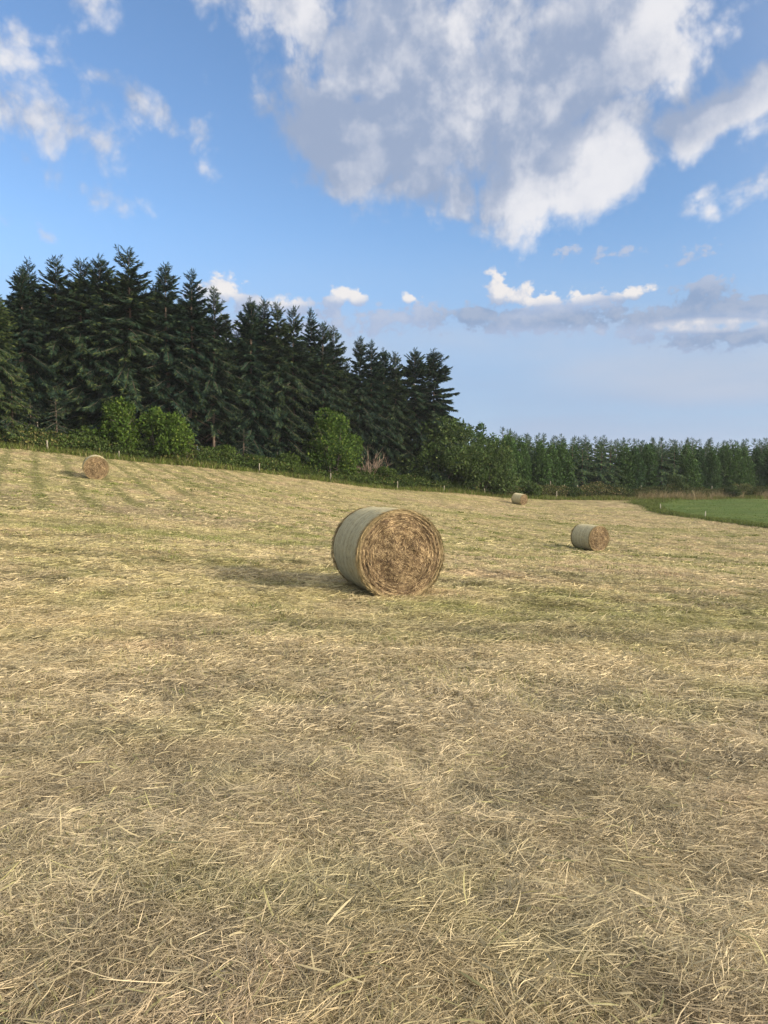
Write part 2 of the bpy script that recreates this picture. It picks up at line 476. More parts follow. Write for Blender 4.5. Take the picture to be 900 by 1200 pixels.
# ------------------------------------------------------------------ tags
def tag(o, label=None, cat=None, group=None, kind=None):
    if label: o['label'] = label
    if cat: o['category'] = cat
    if group: o['group'] = group
    if kind: o['kind'] = kind
    return o
def empty(name, loc=(0, 0, 0), rz=0.0):
    o = bpy.data.objects.new(name, None)
    COL.objects.link(o)
    o.location = loc; o.rotation_euler = (0, 0, rz); o.empty_display_size = 0.3
    return o
def copy_thing(src):
    c = src.copy(); COL.objects.link(c)
    for ch in src.children:
        d = ch.copy(); COL.objects.link(d); d.parent = c
        for g in ch.children:
            e = g.copy(); COL.objects.link(e); e.parent = d
    return c

# ------------------------------------------------------------------ materials
def new_mat(name):
    m = bpy.data.materials.new(name); m.use_nodes = True
    m.node_tree.nodes.clear()
    q = NG(m.node_tree)
    out = m.node_tree.nodes.new('ShaderNodeOutputMaterial')
    return m, q, out
def attr_mat(name, transl=0.25, rough=0.7, spec=0.25, vary=0.25, vscale=40.0, tint=(1, 1, 1)):
    """leaf / straw material: albedo from the piece's own colour, slightly varied, partly translucent"""
    m, q, out = new_mat(name)
    a = q.n.new('ShaderNodeAttribute'); a.attribute_name = 'col'
    tc = q.n.new('ShaderNodeTexCoord')
    nz = q.noise(tc.outputs['Object'], vscale, 2)
    c = q.mix(1.0, a.outputs['Color'], q.mix(nz, tuple(t * (1 - vary) for t in tint), tuple(t * (1 + vary) for t in tint)), 'MULTIPLY')
    p = q.n.new('ShaderNodeBsdfPrincipled')
    q.put(p.inputs['Base Color'], c)
    p.inputs['Roughness'].default_value = rough
    p.inputs['Specular IOR Level'].default_value = spec
    sh = p.outputs[0]
    if transl > 0:
        t = q.n.new('ShaderNodeBsdfTranslucent'); q.put(t.inputs[0], c)
        mx = q.n.new('ShaderNodeMixShader'); mx.inputs[0].default_value = transl
        q.l.new(p.outputs[0], mx.inputs[1]); q.l.new(t.outputs[0], mx.inputs[2]); sh = mx.outputs[0]
    q.l.new(sh, out.inputs[0])
    return m
def ground_mat(name, fine=True):
    m, q, out = new_mat(name)
    a = q.n.new('ShaderNodeAttribute'); a.attribute_name = 'col'
    g = q.n.new('ShaderNodeNewGeometry'); pos = g.outputs['Position']
    st = q.noise(q.v('MULTIPLY', pos, (30, 8, 10)), 1.0, 5, 0.65)
    st2 = q.noise(q.v('MULTIPLY', pos, (3.0, 2.0, 3)), 2.2, 6, 0.65)
    st3 = q.noise(q.v('MULTIPLY', pos, (0.8, 2.2, 1)), 1.0, 6, 0.7)
    k = q.m('ADD', q.m('ADD', q.lin(st, 0.25, 0.75, -0.35, 0.35), q.lin(st2, 0.3, 0.7, -0.22, 0.25)), q.lin(st3, 0.3, 0.7, -0.15, 0.15))
    c = q.v('SCALE', a.outputs['Color'], scale=q.m('ADD', 0.92, k))
    p = q.n.new('ShaderNodeBsdfPrincipled')
    q.put(p.inputs['Base Color'], c)
    p.inputs['Roughness'].default_value = 0.95
    p.inputs['Specular IOR Level'].default_value = 0.1
    b = q.n.new('ShaderNodeBump'); b.inputs['Strength'].default_value = 0.8; b.inputs['Distance'].default_value = 0.12
    q.put(b.inputs['Height'], q.m('ADD', st2, q.m('MULTIPLY', st, 0.35)))
    q.l.new(b.outputs[0], p.inputs['Normal'])
    q.l.new(p.outputs[0], out.inputs[0])
    return m
M_GROUND = ground_mat('mown_ground')
M_HAY = attr_mat('hay_straw', 0.22, 0.6, 0.3, 0.2, 60)
M_LEAF = attr_mat('leaf', 0.28, 0.8, 0.10, 0.25, 3.0, tint=(0.78, 0.84, 0.74))
M_NEEDLE = attr_mat('needles', 0.15, 0.75, 0.10, 0.25, 1.2)
def bark_mat(name, c1, c2, sc=6.0):
    m, q, out = new_mat(name)
    tc = q.n.new('ShaderNodeTexCoord')
    nz = q.noise(q.v('MULTIPLY', tc.outputs['Object'], (1, 1, 0.2)), sc, 6, 0.65)
    p = q.n.new('ShaderNodeBsdfPrincipled')
    q.put(p.inputs['Base Color'], q.mix(q.lin(nz, 0.3, 0.7), c1, c2))
    p.inputs['Roughness'].default_value = 0.9; p.inputs['Specular IOR Level'].default_value = 0.15
    b = q.n.new('ShaderNodeBump'); b.inputs['Strength'].default_value = 0.6; b.inputs['Distance'].default_value = 0.03
    q.put(b.inputs['Height'], nz); q.l.new(b.outputs[0], p.inputs['Normal'])
    q.l.new(p.outputs[0], out.inputs[0])
    return m
M_BARK = bark_mat('spruce_bark', (0.05, 0.04, 0.03), (0.15, 0.115, 0.09))
M_BARK2 = bark_mat('grey_bark', (0.06, 0.055, 0.045), (0.16, 0.145, 0.12))
M_DEAD = bark_mat('dead_twigs', (0.13, 0.095, 0.07), (0.25, 0.19, 0.15))
M_POST = bark_mat('weathered_post', (0.13, 0.118, 0.09), (0.25, 0.23, 0.18), 9)
M_STAKE = bark_mat('pale_stake', (0.26, 0.25, 0.21), (0.42, 0.40, 0.34), 9)

# ------------------------------------------------------------------ ground
def build_ground():
    ang = np.concatenate([np.arange(-180, -40, 4.0), np.arange(-40, 40, 0.22), np.arange(40, 180, 4.0)])
    ang = np.radians(ang)
    rad = [0.25]
    while rad[-1] < 1600:
        rad.append(rad[-1] * (1.0125 if rad[-1] < 140 else 1.06))
    rad = np.array(rad)
    na, nr = len(ang), len(rad)
    A, Rr = np.meshgrid(ang, rad)
    X = Rr * np.sin(A); Y = Rr * np.cos(A)
    Z = terrain(X, Y) + micro(X, Y)
    V = np.stack([X, Y, Z], -1).reshape(-1, 3)
    V = np.concatenate([V, [[0, 0, T(0, 0)]]])
    i = np.arange(nr - 1)[:, None]; j = np.arange(na)[None]
    j2 = (j + 1) % na
    Q = np.stack([i * na + j, (i + 1) * na + j, (i + 1) * na + j2, i * na + j2], -1)
    Q = Q[..., ::-1].reshape(-1)
    tj = np.arange(na); tri = np.stack([np.full(na, nr * na), (tj + 1) % na, tj], -1)
    flat = np.concatenate([Q, tri.ravel()])
    st = np.concatenate([np.arange(len(Q) // 4) * 4, len(Q) + np.arange(na) * 3])
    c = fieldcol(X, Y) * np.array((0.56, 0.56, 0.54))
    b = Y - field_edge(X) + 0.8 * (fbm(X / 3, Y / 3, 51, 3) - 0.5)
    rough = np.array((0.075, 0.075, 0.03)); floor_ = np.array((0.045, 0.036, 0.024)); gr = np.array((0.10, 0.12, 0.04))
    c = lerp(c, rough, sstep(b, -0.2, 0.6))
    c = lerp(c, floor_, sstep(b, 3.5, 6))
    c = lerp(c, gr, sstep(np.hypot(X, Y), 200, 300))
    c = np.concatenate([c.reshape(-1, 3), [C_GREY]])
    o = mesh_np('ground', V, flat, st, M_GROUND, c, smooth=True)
    tag(o, kind='structure')
build_ground()

# pasture on the right beyond the hay
PX0 = np.array([(38.0, 98.5), (34.0, 93), (30.6, 82), (30.4, 70), (31.0, 60), (31.8, 52), (33, 40)], float)
def pasture_left(y):
    return np.interp(y, PX0[::-1, 1], PX0[::-1, 0])
def build_pasture():
    ys = np.linspace(38, 105, 135)
    ts = np.linspace(0, 1, 90) ** 1.5
    Y, Tt = np.meshgrid(ys, ts, indexing='ij')
    xl = pasture_left(Y) + 0.5 * (fbm(Y / 2.5, Y * 0 + 3, 61, 3) - 0.5)
    X = xl + Tt * 70
    Z = terrain(X, Y) + micro(X, Y) + 0.05 + 0.03 * np.minimum(1, Tt * 40)
    m = np.concatenate([Tt[:, :1] * 0, Tt[:, 1:] * 0 + 1], 1)
    Z = Z - (1 - m) * 0.15
    n1 = fbm(X / 6, Y / 3, 63, 4); n2 = fbm(X / 1.2, Y / 0.8, 65, 3)
    c = lerp(np.broadcast_to(np.array((0.060, 0.090, 0.024)), X.shape + (3,)).copy(), np.array((0.090, 0.118, 0.034)), sstep(n1, 0.35, 0.65))
    c = lerp(c, np.array((0.06, 0.10, 0.025)), sstep(n2, 0.45, 0.7) * 0.85)
    ny, nx = X.shape
    i = np.arange(ny - 1)[:, None]; j = np.arange(nx - 1)[None]
    Q = np.stack([i * nx + j, i * nx + j + 1, (i + 1) * nx + j + 1, (i + 1) * nx + j], -1).reshape(-1)
    o = mesh_np('pasture', np.stack([X, Y, Z], -1), Q, np.arange(len(Q) // 4) * 4, M_GROUND, c.reshape(-1, 3), smooth=True)
    tag(o, kind='structure')
build_pasture()

# ------------------------------------------------------------------ hay and stubble lying on the field
def scatter(n, r0, r1, power, margin=1.8):
    u = RNG.random(n)
    p = power
    r = (r0 ** p + u * (r1 ** p - r0 ** p)) ** (1 / p) if abs(p) > 1e-6 else r0 * (r1 / r0) ** u
    half = np.arctan(0.53 + margin / r)
    a = (RNG.random(n) * 2 - 1) * half
    return r * np.sin(a), r * np.cos(a)
def in_field(x, y):
    ok = y < field_edge(x) - 0.1
    return ok & ~((y > 38) & (x > pasture_left(y) - 0.2))
def build_hay():
    parts = []
    PALE = np.array((0.52, 0.435, 0.275)); 
    for (n, r0, r1, pw, lmin, lmax, w0, w1, mids, lift) in (
            (400000, 1.2, 5.0, 1.0, 0.025, 0.12, 0.0012, 0.0029, 1, 0.035),
            (330000, 4.5, 11.0, 1.0, 0.04, 0.16, 0.0026, 0.0058, 1, 0.045),
            (260000, 10.0, 28.0, 1.0, 0.06, 0.24, 0.005, 0.012, 1, 0.05),
            (160000, 26.0, 92.0, 1.0, 0.12, 0.40, 0.012, 0.032, 1, 0.05)):
        x, y = scatter(n, r0, r1, pw)
        # gather into tufts
        k = fbm(x / 0.5, y / 0.4, 71, 2)
        keep = in_field(x, y) & (RNG.random(n) < 0.35 + 1.3 * sstep(k, 0.3, 0.65))
        x, y = x[keep], y[keep]; n = len(x)
        z = terrain(x, y) + micro(x, y)
        r = np.hypot(x, y)
        L = lmin + (lmax - lmin) * RNG.random(n) ** 2.2
        W = w0 + (w1 - w0) * RNG.random(n) ** 1.5
        yaw = 6.0 * (fbm(x / 1.1, y / 1.1, 73, 2) - 0.5) + 0.9 + RNG.normal(0, 1.0, n) + (RNG.random(n) < 0.5) * math.pi
        pitch = np.abs(RNG.normal(0.06, 0.18, n)); bend = pitch * 1.7 + RNG.normal(0.05, 0.22, n)
        c = fieldcol(x, y)
        kind = RNG.random(n)
        c = np.where((kind < 0.18)[:, None], c * 0.45 + PALE * 0.6, c)
        c = np.where((kind > 0.84)[:, None], c * 0.55 + C_BROWN * 0.4, c)
        c = c * (1 + RNG.uniform(-0.45, 0.30, n) * (1 - 0.5 * sstep(r, 12, 40)))[:, None]
        z0 = z + RNG.random(n) ** 1.5 * lift * (0.4 + 1.2 * k[keep])
        parts.append(blades(x, y, z0, L, W, yaw, pitch, bend, RNG.normal(0, 0.6, n), c, mids))
    # long pale single straws
    n = 1300
    x, y = scatter(n, 1.4, 12.0, 1.1)
    z = terrain(x, y) + micro(x, y) + 0.03 + 0.03 * RNG.random(n)
    c = PALE * RNG.uniform(0.65, 1.05, n)[:, None]
    parts.append(blades(x, y, z, RNG.uniform(0.10, 0.26, n), RNG.uniform(0.0018, 0.0032, n) * np.maximum(1, np.hypot(x, y) / 5),
                        RNG.normal(0.9, 0.7, n) + (RNG.random(n) < 0.5) * math.pi, np.abs(RNG.normal(0.12, 0.15, n)), RNG.normal(0.2, 0.2, n), RNG.normal(0, 0.5, n), c, 2))
    # matted tufts: wisps of hay lying the same way
    nt, k = 2600, 46
    tx, ty = scatter(nt, 1.4, 16.0, 1.1)
    tyaw = RNG.uniform(0, 6.28, nt); tcol = fieldcol(tx, ty) * RNG.uniform(0.68, 1.22, nt)[:, None]
    gr_ = RNG.random(nt) < 0.16
    tcol = np.where(gr_[:, None], tcol * 0.55 + np.array((0.20, 0.20, 0.105)) * 0.42, tcol)
    sc_ = RNG.uniform(0.5, 1.5, nt)
    rp = lambda a_: np.repeat(a_, k, 0)
    lx = RNG.normal(0, 0.10, nt * k) * rp(sc_); ly = RNG.normal(0, 0.035, nt * k) * rp(sc_)
    ca, sa = np.cos(rp(tyaw)), np.sin(rp(tyaw))
    x = rp(tx) + lx * ca - ly * sa; y = rp(ty) + lx * sa + ly * ca
    ok = in_field(x, y)
    n = len(x); rr_ = np.hypot(x, y)
    hump = np.exp(-(lx / (0.12 * rp(sc_))) ** 2 - (ly / (0.045 * rp(sc_))) ** 2)
    z = terrain(x, y) + micro(x, y) + 0.012 + 0.05 * hump * rp(sc_) * RNG.random(n)
    c = rp(tcol) * RNG.uniform(0.7, 1.25, n)[:, None]
    parts.append(blades(x, y, z, RNG.uniform(0.05, 0.17, n), RNG.uniform(0.0013, 0.0032, n) * np.maximum(1, rr_ / 4.5), rp(tyaw) + RNG.normal(0, 0.28, n) + (RNG.random(n) < 0.5) * math.pi,
                        np.abs(RNG.normal(0.05, 0.15, n)), RNG.normal(0.15, 0.2, n), RNG.normal(0, 0.5, n), c, 1))
    # broad dry grass leaves among the straw
    n = 8000
    x, y = scatter(n, 1.3, 9.0, 1.0)
    c = (np.array((0.33, 0.285, 0.17)) * RNG.uniform(0.55, 1.15, n)[:, None]) * np.where((RNG.random(n) < 0.35)[:, None], np.array((0.80, 0.86, 0.68)), 1.0)
    parts.append(blades(x, y, terrain(x, y) + micro(x, y) + 0.02 + 0.02 * RNG.random(n), RNG.uniform(0.05, 0.16, n), RNG.uniform(0.004, 0.0075, n), RNG.uniform(0, 6.28, n),
                        np.abs(RNG.normal(0.05, 0.2, n)), RNG.normal(0.2, 0.35, n), RNG.normal(0, 0.6, n), c, 2))
    V, Fl, S, C = merge(parts)
    o = mesh_np('loose_hay', V, Fl, S, M_HAY, C)
    tag(o, 'dry cut hay lying loose all over the mown field', 'hay', kind='stuff')
    # stubble: short stiff stems, greener
    parts = []
    for (n, r0, r1, h0, h1, w0, w1) in ((70000, 1.2, 6, 0.02, 0.07, 0.002, 0.004), (80000, 5, 16, 0.03, 0.085, 0.004, 0.008), (110000, 15, 45, 0.04, 0.10, 0.010, 0.022), (60000, 44, 92, 0.05, 0.12, 0.02, 0.045)):
        x, y = scatter(n, r0, r1, 1.0)
        k = fbm(x / 1.4, y / 0.9, 81, 3)
        keep = in_field(x, y) & (RNG.random(n) < 0.25 + 1.2 * sstep(k, 0.42, 0.62))
        x, y = x[keep], y[keep]; n = len(x)
        z = terrain(x, y) + micro(x, y) - 0.01
        g = RNG.random(n)
        c = fieldcol(x, y)
        c = lerp(c, np.array((0.20, 0.215, 0.075)), 0.15 + 0.50 * g * sstep(k[keep], 0.45, 0.7))
        c = c * RNG.uniform(0.75, 1.2, n)[:, None]
        parts.append(blades(x, y, z, RNG.uniform(h0, h1, n), RNG.uniform(w0, w1, n), RNG.uniform(0, 6.28, n), RNG.uniform(0.5, 1.4, n), RNG.uniform(0, 0.9, n), RNG.normal(0, 0.3, n), c, 1))
    # green tussocks that the mower left
    nt, k = 420, 60
    tx, ty = scatter(nt, 5.0, 60.0, 1.0)
    sz = RNG.uniform(0.5, 1.6, nt) * (0.7 + np.hypot(tx, ty) / 40)
    rp = lambda a_: np.repeat(a_, k, 0)
    x = rp(tx) + RNG.normal(0, 0.13, nt * k) * rp(sz); y = rp(ty) + RNG.normal(0, 0.06, nt * k) * rp(sz)
    ok = in_field(x, y); x, y, z_ = x[ok], y[ok], rp(sz)[ok]; n = len(x)
    c = lerp(np.broadcast_to(np.array((0.12, 0.145, 0.040)), (n, 3)).copy(), np.array((0.24, 0.25, 0.085)), RNG.random(n)) * rp(RNG.uniform(0.7, 1.3, nt))[ok][:, None]
    parts.append(blades(x, y, terrain(x, y) + micro(x, y) - 0.01, RNG.uniform(0.05, 0.12, n) * np.minimum(z_, 1.3), RNG.uniform(0.003, 0.006, n) * np.maximum(1, np.hypot(x, y) / 6),
                        RNG.uniform(0, 6.28, n), RNG.uniform(0.5, 1.4, n), RNG.uniform(0, 0.9, n), RNG.normal(0, 0.3, n), c, 1))
    V, Fl, S, C = merge(parts)
    o = mesh_np('stubble_grass', V, Fl, S, M_LEAF, C)
    tag(o, 'short yellow green stubble left standing on the mown field', 'grass', kind='stuff')
build_hay()

def build_grass():
    # long grass of the verge under the hedge, and along the edge of the pasture, and the pasture's own short grass
    parts = []
    n = 60000
    x = RNG.uniform(-48, 75, n); off = RNG.normal(0.9, 0.75, n)
    y = field_edge(x) + off
    z = terrain(x, y)
    h = RNG.uniform(0.25, 0.75, n) * (0.5 + fbm(x / 3, y / 3, 91, 3))
    dry = (RNG.random(n) < 0.18 + 0.55 * sstep(x, 28, 40) * sstep(fbm(x / 4, y * 0, 93, 2), 0.35, 0.6))
    c = lerp(np.broadcast_to(np.array((0.10, 0.135, 0.030)), (n, 3)).copy(), np.array((0.15, 0.165, 0.045)), RNG.random(n))
    c = np.where(dry[:, None], np.array((0.26, 0.21, 0.11)), c) * RNG.uniform(0.7, 1.25, n)[:, None]
    parts.append(blades(x, y, z, h, RNG.uniform(0.02, 0.05, n), RNG.uniform(0, 6.28, n), RNG.uniform(0.9, 1.5, n), RNG.uniform(0.1, 1.0, n), RNG.normal(0, .2, n), c, 1))
    n = 26000
    y = 40 + 60 * RNG.random(n) ** 0.7; x = pasture_left(y) + RNG.normal(-0.2, 0.5, n) - 4.0 * sstep(y, 86, 98) * RNG.random(n)
    h = RNG.uniform(0.12, 0.45, n)
    c = np.array((0.11, 0.13, 0.04)) * RNG.uniform(0.6, 1.4, n)[:, None]
    parts.append(blades(x, y, terrain(x, y), h, RNG.uniform(0.02, 0.05, n), RNG.uniform(0, 6.28, n), RNG.uniform(0.8, 1.5, n), RNG.uniform(0.1, 1.0, n), RNG.normal(0, .2, n), c, 1))
    V, Fl, S, C = merge(parts)
    tag(mesh_np('verge_grass', V, Fl, S, M_LEAF, C), 'long uncut grass along the foot of the hedge and bramble bank', 'grass', kind='stuff')
    n = 60000
    y = RNG.uniform(48, 104, n); x = pasture_left(y) + RNG.random(n) ** 1.5 * 34
    c = lerp(np.broadcast_to(np.array((0.072, 0.108, 0.028)), (n, 3)).copy(), np.array((0.125, 0.165, 0.042)), fbm(x / 6, y / 3, 63, 4)) * RNG.uniform(0.7, 1.25, n)[:, None]
    b = blades(x, y, terrain(x, y) + micro(x, y) + 0.04, RNG.uniform(0.06, 0.16, n), RNG.uniform(0.02, 0.05, n), RNG.uniform(0, 6.28, n), RNG.uniform(0.7, 1.5, n), RNG.uniform(0.1, .9, n), RNG.normal(0, .2, n), c, 1)
    tag(mesh_np('pasture_grass', *b[:3], M_LEAF, b[3]), 'short fresh green grass of the pasture beyond the hay', 'grass', kind='stuff')
build_grass()

# ------------------------------------------------------------------ hay bales
def net_mat():
    m, q, out = new_mat('net_wrap')
    tc = q.n.new('ShaderNodeTexCoord'); p0 = tc.outputs['Object']
    sp = q.n.new('ShaderNodeSeparateXYZ'); q.l.new(p0, sp.inputs[0])
    ang = q.m('ARCTAN2', sp.outputs[0], q.m('SUBTRACT', sp.outputs[2], 0.63))
    along = sp.outputs[1]
    uv = q.comb(q.m('MULTIPLY', ang, 0.6), along, 0)
    fibre = q.noise(q.v('MULTIPLY', uv, (14, 60, 1)), 1.0, 5, 0.7)
    blot = q.noise(uv, 5.0, 5, 0.6)
    fine = q.noise(uv, 55.0, 3, 0.6)
    # netting: strings round the bale and zigzag cross threads
    strings = q.m('ABSOLUTE', q.m('SINE', q.m('MULTIPLY', along, 120.0)))
    strings = q.ss(strings, 0.80, 0.99)
    zig = q.m('ABSOLUTE', q.m('SINE', q.m('ADD', q.m('MULTIPLY', ang, 70.0), q.m('MULTIPLY', q.m('PINGPONG', along, 0.0262), 110.0))))
    zig = q.ss(zig, 0.88, 1.0)
    net = q.m('MAXIMUM', strings, q.m('MULTIPLY', zig, 0.7))
    base = q.mix(q.lin(blot, 0.3, 0.7), (0.17, 0.150, 0.078), (0.36, 0.315, 0.170))
    base = q.mix(q.ss(fibre, 0.42, 0.66), base, (0.44, 0.385, 0.225))
    base = q.mix(q.ss(q.noise(uv, 17.0, 4, 0.6), 0.52, 0.68, 0, 0.7), base, (0.12, 0.10, 0.055))
    band = q.noise(q.comb(0, q.m('MULTIPLY', along, 9.0), 0), 1.0, 3, 0.6)
    base = q.mix(q.ss(band, 0.40, 0.60, 0, 0.45), base, (0.52, 0.48, 0.32))
    base = q.mix(q.ss(fine, 0.62, 0.75, 0, 0.6), base, (0.13, 0.12, 0.07))
    col = q.mix(q.m('MULTIPLY', net, 0.42), base, (0.50, 0.475, 0.32))
    p = q.n.new('ShaderNodeBsdfPrincipled')
    q.put(p.inputs['Base Color'], col)
    p.inputs['Roughness'].default_value = 0.8; p.inputs['Specular IOR Level'].default_value = 0.12
    b = q.n.new('ShaderNodeBump'); b.inputs['Strength'].default_value = 0.9; b.inputs['Distance'].default_value = 0.02
    q.put(b.inputs['Height'], q.m('ADD', fibre, q.m('MULTIPLY', fine, 0.5))); q.l.new(b.outputs[0], p.inputs['Normal'])
    q.l.new(p.outputs[0], out.inputs[0])
    return m
M_NET = net_mat()
M_FACE = attr_mat('bale_face_straw', 0.12, 0.7, 0.2, 0.2, 90)
BR, BL = 0.64, 1.28
def bale_net(parent):
    na, nl = 128, 40
    th = np.linspace(0, 2 * math.pi, na, endpoint=False)
    t = np.linspace(-1, 1, nl)
    A, Tt = np.meshgrid(th, t)
    lump = 0.034 * (fbm(A * 2.0, Tt * 2 + 5, 101, 3) - 0.5) + 0.010 * (fbm(A * 9, Tt * 9, 103, 2) - 0.5)
    seam = np.where(na, 0, 0)
    lump = lump * np.cos(A * 0.5) ** 2 + (0.034 * (fbm(6.28 * 2 - A * 2.0, Tt * 2 + 5, 107, 3) - 0.5)) * np.sin(A * 0.5) ** 2
    rr = BR - 0.016 * np.abs(Tt) ** 10 + lump
    flat = 1 - 0.03 * np.clip(-np.cos(A), 0, 1) ** 4      # sits a little flattened
    X = rr * np.sin(A); Zz = rr * np.cos(A) * flat + BR * 0.985; Y = Tt * BL / 2 + 0.006 * (fbm(A * 6, Tt * 0, 109, 2) - 0.5)
    V = np.stack([X, Y, Zz], -1).reshape(-1, 3)
    i = np.arange(nl - 1)[:, None]; j = np.arange(na)[None]; j2 = (j + 1) % na
    Q = np.stack([i * na + j, i * na + j2, (i + 1) * na + j2, (i + 1) * na + j], -1).reshape(-1)
    return mesh_np('net_wrap', V, Q, np.arange(len(Q) // 4) * 4, M_NET, parent=parent, smooth=True)
F_PALE = np.array((0.335, 0.252, 0.138)); F_MID = np.array((0.152, 0.104, 0.054)); F_DARK = np.array((0.075, 0.049, 0.028)); F_OLIVE = np.array((0.26, 0.205, 0.105))
def bale_face(parent, sgn, nstr=15000):
    """rolled end of the bale: lumpy spiral disk with thousands of straws"""
    nr, na = 60, 160
    rr = np.linspace(0.0, 1, nr) * (BR - 0.012)
    th = np.linspace(0, 2 * math.pi, na, endpoint=False)
    Rr, A = np.meshgrid(rr, th, indexing='ij')
    def bulge(r, a):
        x = r * np.cos(a); y = r * np.sin(a)
        sp = (0.35 + 1.1 * fbm(a * 1.6 + 9, r * 14, 123, 2)) * np.sin((r * 118 + a) + 5.0 * fbm(x * 4, y * 4, 111, 2))
        return 0.030 * (1 - (r / BR) ** 2) + 0.008 * sp * sstep(r / BR, 0.5, 0.85) + 0.09 * (fbm(x * 9, y * 9, 113, 4) - 0.5) * (1 - 0.5 * sstep(r / BR, 0.6, 1)) - 0.02
    B = bulge(Rr, A)
    X = Rr * np.sin(A); Z = Rr * np.cos(A) * 0.985 + BR * 0.985; Y = sgn * (BL / 2 + B)
    V = np.stack([X, Y, Z], -1).reshape(-1, 3)
    i = np.arange(nr - 1)[:, None]; j = np.arange(na)[None]; j2 = (j + 1) % na
    Q = np.stack([i * na + j, i * na + j2, (i + 1) * na + j2, (i + 1) * na + j], -1)
    if sgn < 0: Q = Q[..., ::-1]
    Q = Q.reshape(-1)
    n1 = fbm(X * 9, Z * 9, 115, 4)
    c = lerp(np.broadcast_to(F_DARK, X.shape + (3,)).copy(), F_MID, sstep(n1, 0.4, 0.65))
    base = (V, Q, np.arange(len(Q) // 4) * 4, c.reshape(-1, 3))
    # straws
    n = nstr
    r = np.sqrt(RNG.random(n)) * (BR - 0.004); a = RNG.uniform(0, 2 * math.pi, n)
    edge = sstep(r / BR, 0.40, 0.80)
    tang = np.stack([np.cos(a), -np.sin(a)], -1) * np.where(RNG.random(n) < 0.5, 1, -1)[:, None]     # d/da of (sin a, cos a)
    swirl = 7 * fbm(r * np.sin(a) * 5, r * np.cos(a) * 5, 117, 2)
    rndd = np.stack([np.cos(swirl + RNG.normal(0, .6, n)), np.sin(swirl + RNG.normal(0, .6, n))], -1)
    d2 = tang * edge[:, None] + rndd * (1 - edge)[:, None] + RNG.normal(0, 0.16, (n, 2))
    d2 = d2 / np.linalg.norm(d2, axis=1, keepdims=True)
    L = RNG.uniform(0.05, 0.20, n); W = RNG.uniform(0.004, 0.009, n)
    px = r * np.sin(a); pz = r * np.cos(a) * 0.985
    pts = []
    M = 4
    for k in range(M):
        s = (k / (M - 1) - 0.5) * L
        qx = px + d2[:, 0] * s; qz = pz + d2[:, 1] * s
        # follow the circle near the rim
        q = np.hypot(qx, qz); f = np.where(edge > 0.4, np.minimum(r, BR - 0.006) / np.maximum(q, 1e-6), 1.0)
        qx = qx * f; qz = qz * f
        q = np.hypot(qx, qz); f = np.minimum(1, (BR - 0.002) / np.maximum(q, 1e-6)); qx *= f; qz *= f
        aa = np.arctan2(qx, qz)
        up = bulge(np.hypot(qx, qz), aa) + 0.004 + 0.012 * RNG.random(n) ** 2 + (0.02 * RNG.random(n) ** 3 if k in (0, M - 1) else 0)
        pts.append(np.stack([qx, sgn * (BL / 2 + up), qz + BR * 0.985], -1))
    P = np.stack(pts, 1)
    sd = np.stack([-d2[:, 1], RNG.normal(0, .4, n), d2[:, 0]], -1); sd = unit(sd)
    V2 = np.zeros((n, 2 * M, 3))
    for k in range(M):
        w = (W * (0.5, 1, 1, 0.3)[k] * 0.5)[:, None]
        V2[:, 2 * k] = P[:, k] - sd * w; V2[:, 2 * k + 1] = P[:, k] + sd * w
    loc = []
    for k in range(M - 1): loc += [2 * k, 2 * k + 1, 2 * k + 3, 2 * k + 2]
    Fl = (np.arange(n)[:, None] * 2 * M + np.array(loc)[None]).ravel()
    nz = fbm(px * 6, pz * 6, 119, 3)
    t = np.clip(0.5 + 0.8 * (fbm(px * 22 + 3, pz * 22, 121, 2) - 0.5) + RNG.normal(0, 0.30, n), 0, 1)
    c = np.where((t < 0.30)[:, None], F_PALE, np.where((t < 0.66)[:, None], F_MID, F_DARK))
    c = lerp(c, F_OLIVE, 0.75 * sstep(r / BR, 0.86, 0.97))
    c = c * (0.65 + 0.75 * nz)[:, None] * RNG.uniform(0.8, 1.25, n)[:, None]
    st = (V2.reshape(-1, 3), Fl, np.arange(len(Fl) // 4) * 4, np.repeat(c[:, None], 2 * M, 1).reshape(-1, 3))
    # loose fringe hanging over the rim
    n = 1700
    a = RNG.uniform(0, 2 * math.pi, n)
    p = np.stack([(BR - 0.004) * np.sin(a), sgn * (BL / 2 - RNG.uniform(-0.01, 0.05, n)), (BR - 0.004) * np.cos(a) * 0.985 + BR * 0.985], -1)
    tg = np.stack([np.cos(a), 0 * a, -np.sin(a)], -1) * np.where(RNG.random(n) < 0.5, 1, -1)[:, None]
    nrm = np.stack([np.sin(a), 0 * a, np.cos(a)], -1)
    d = unit(tg + nrm * RNG.uniform(-0.05, 0.42, n)[:, None] + np.array([0, 1, 0]) * (RNG.normal(0, 0.2, n)[:, None]))
    c = F_OLIVE * RNG.uniform(0.6, 1.3, n)[:, None]
    fr = leaves(p, d, unit(np.cross(d, nrm) + 0.4 * nrm), RNG.uniform(0.03, 0.12, n), RNG.uniform(0.005, 0.011, n), c)
    V, Fl, S, C = merge([base, st, fr])
    return mesh_np('end_face', V, Fl, S, M_FACE, C, parent=parent)
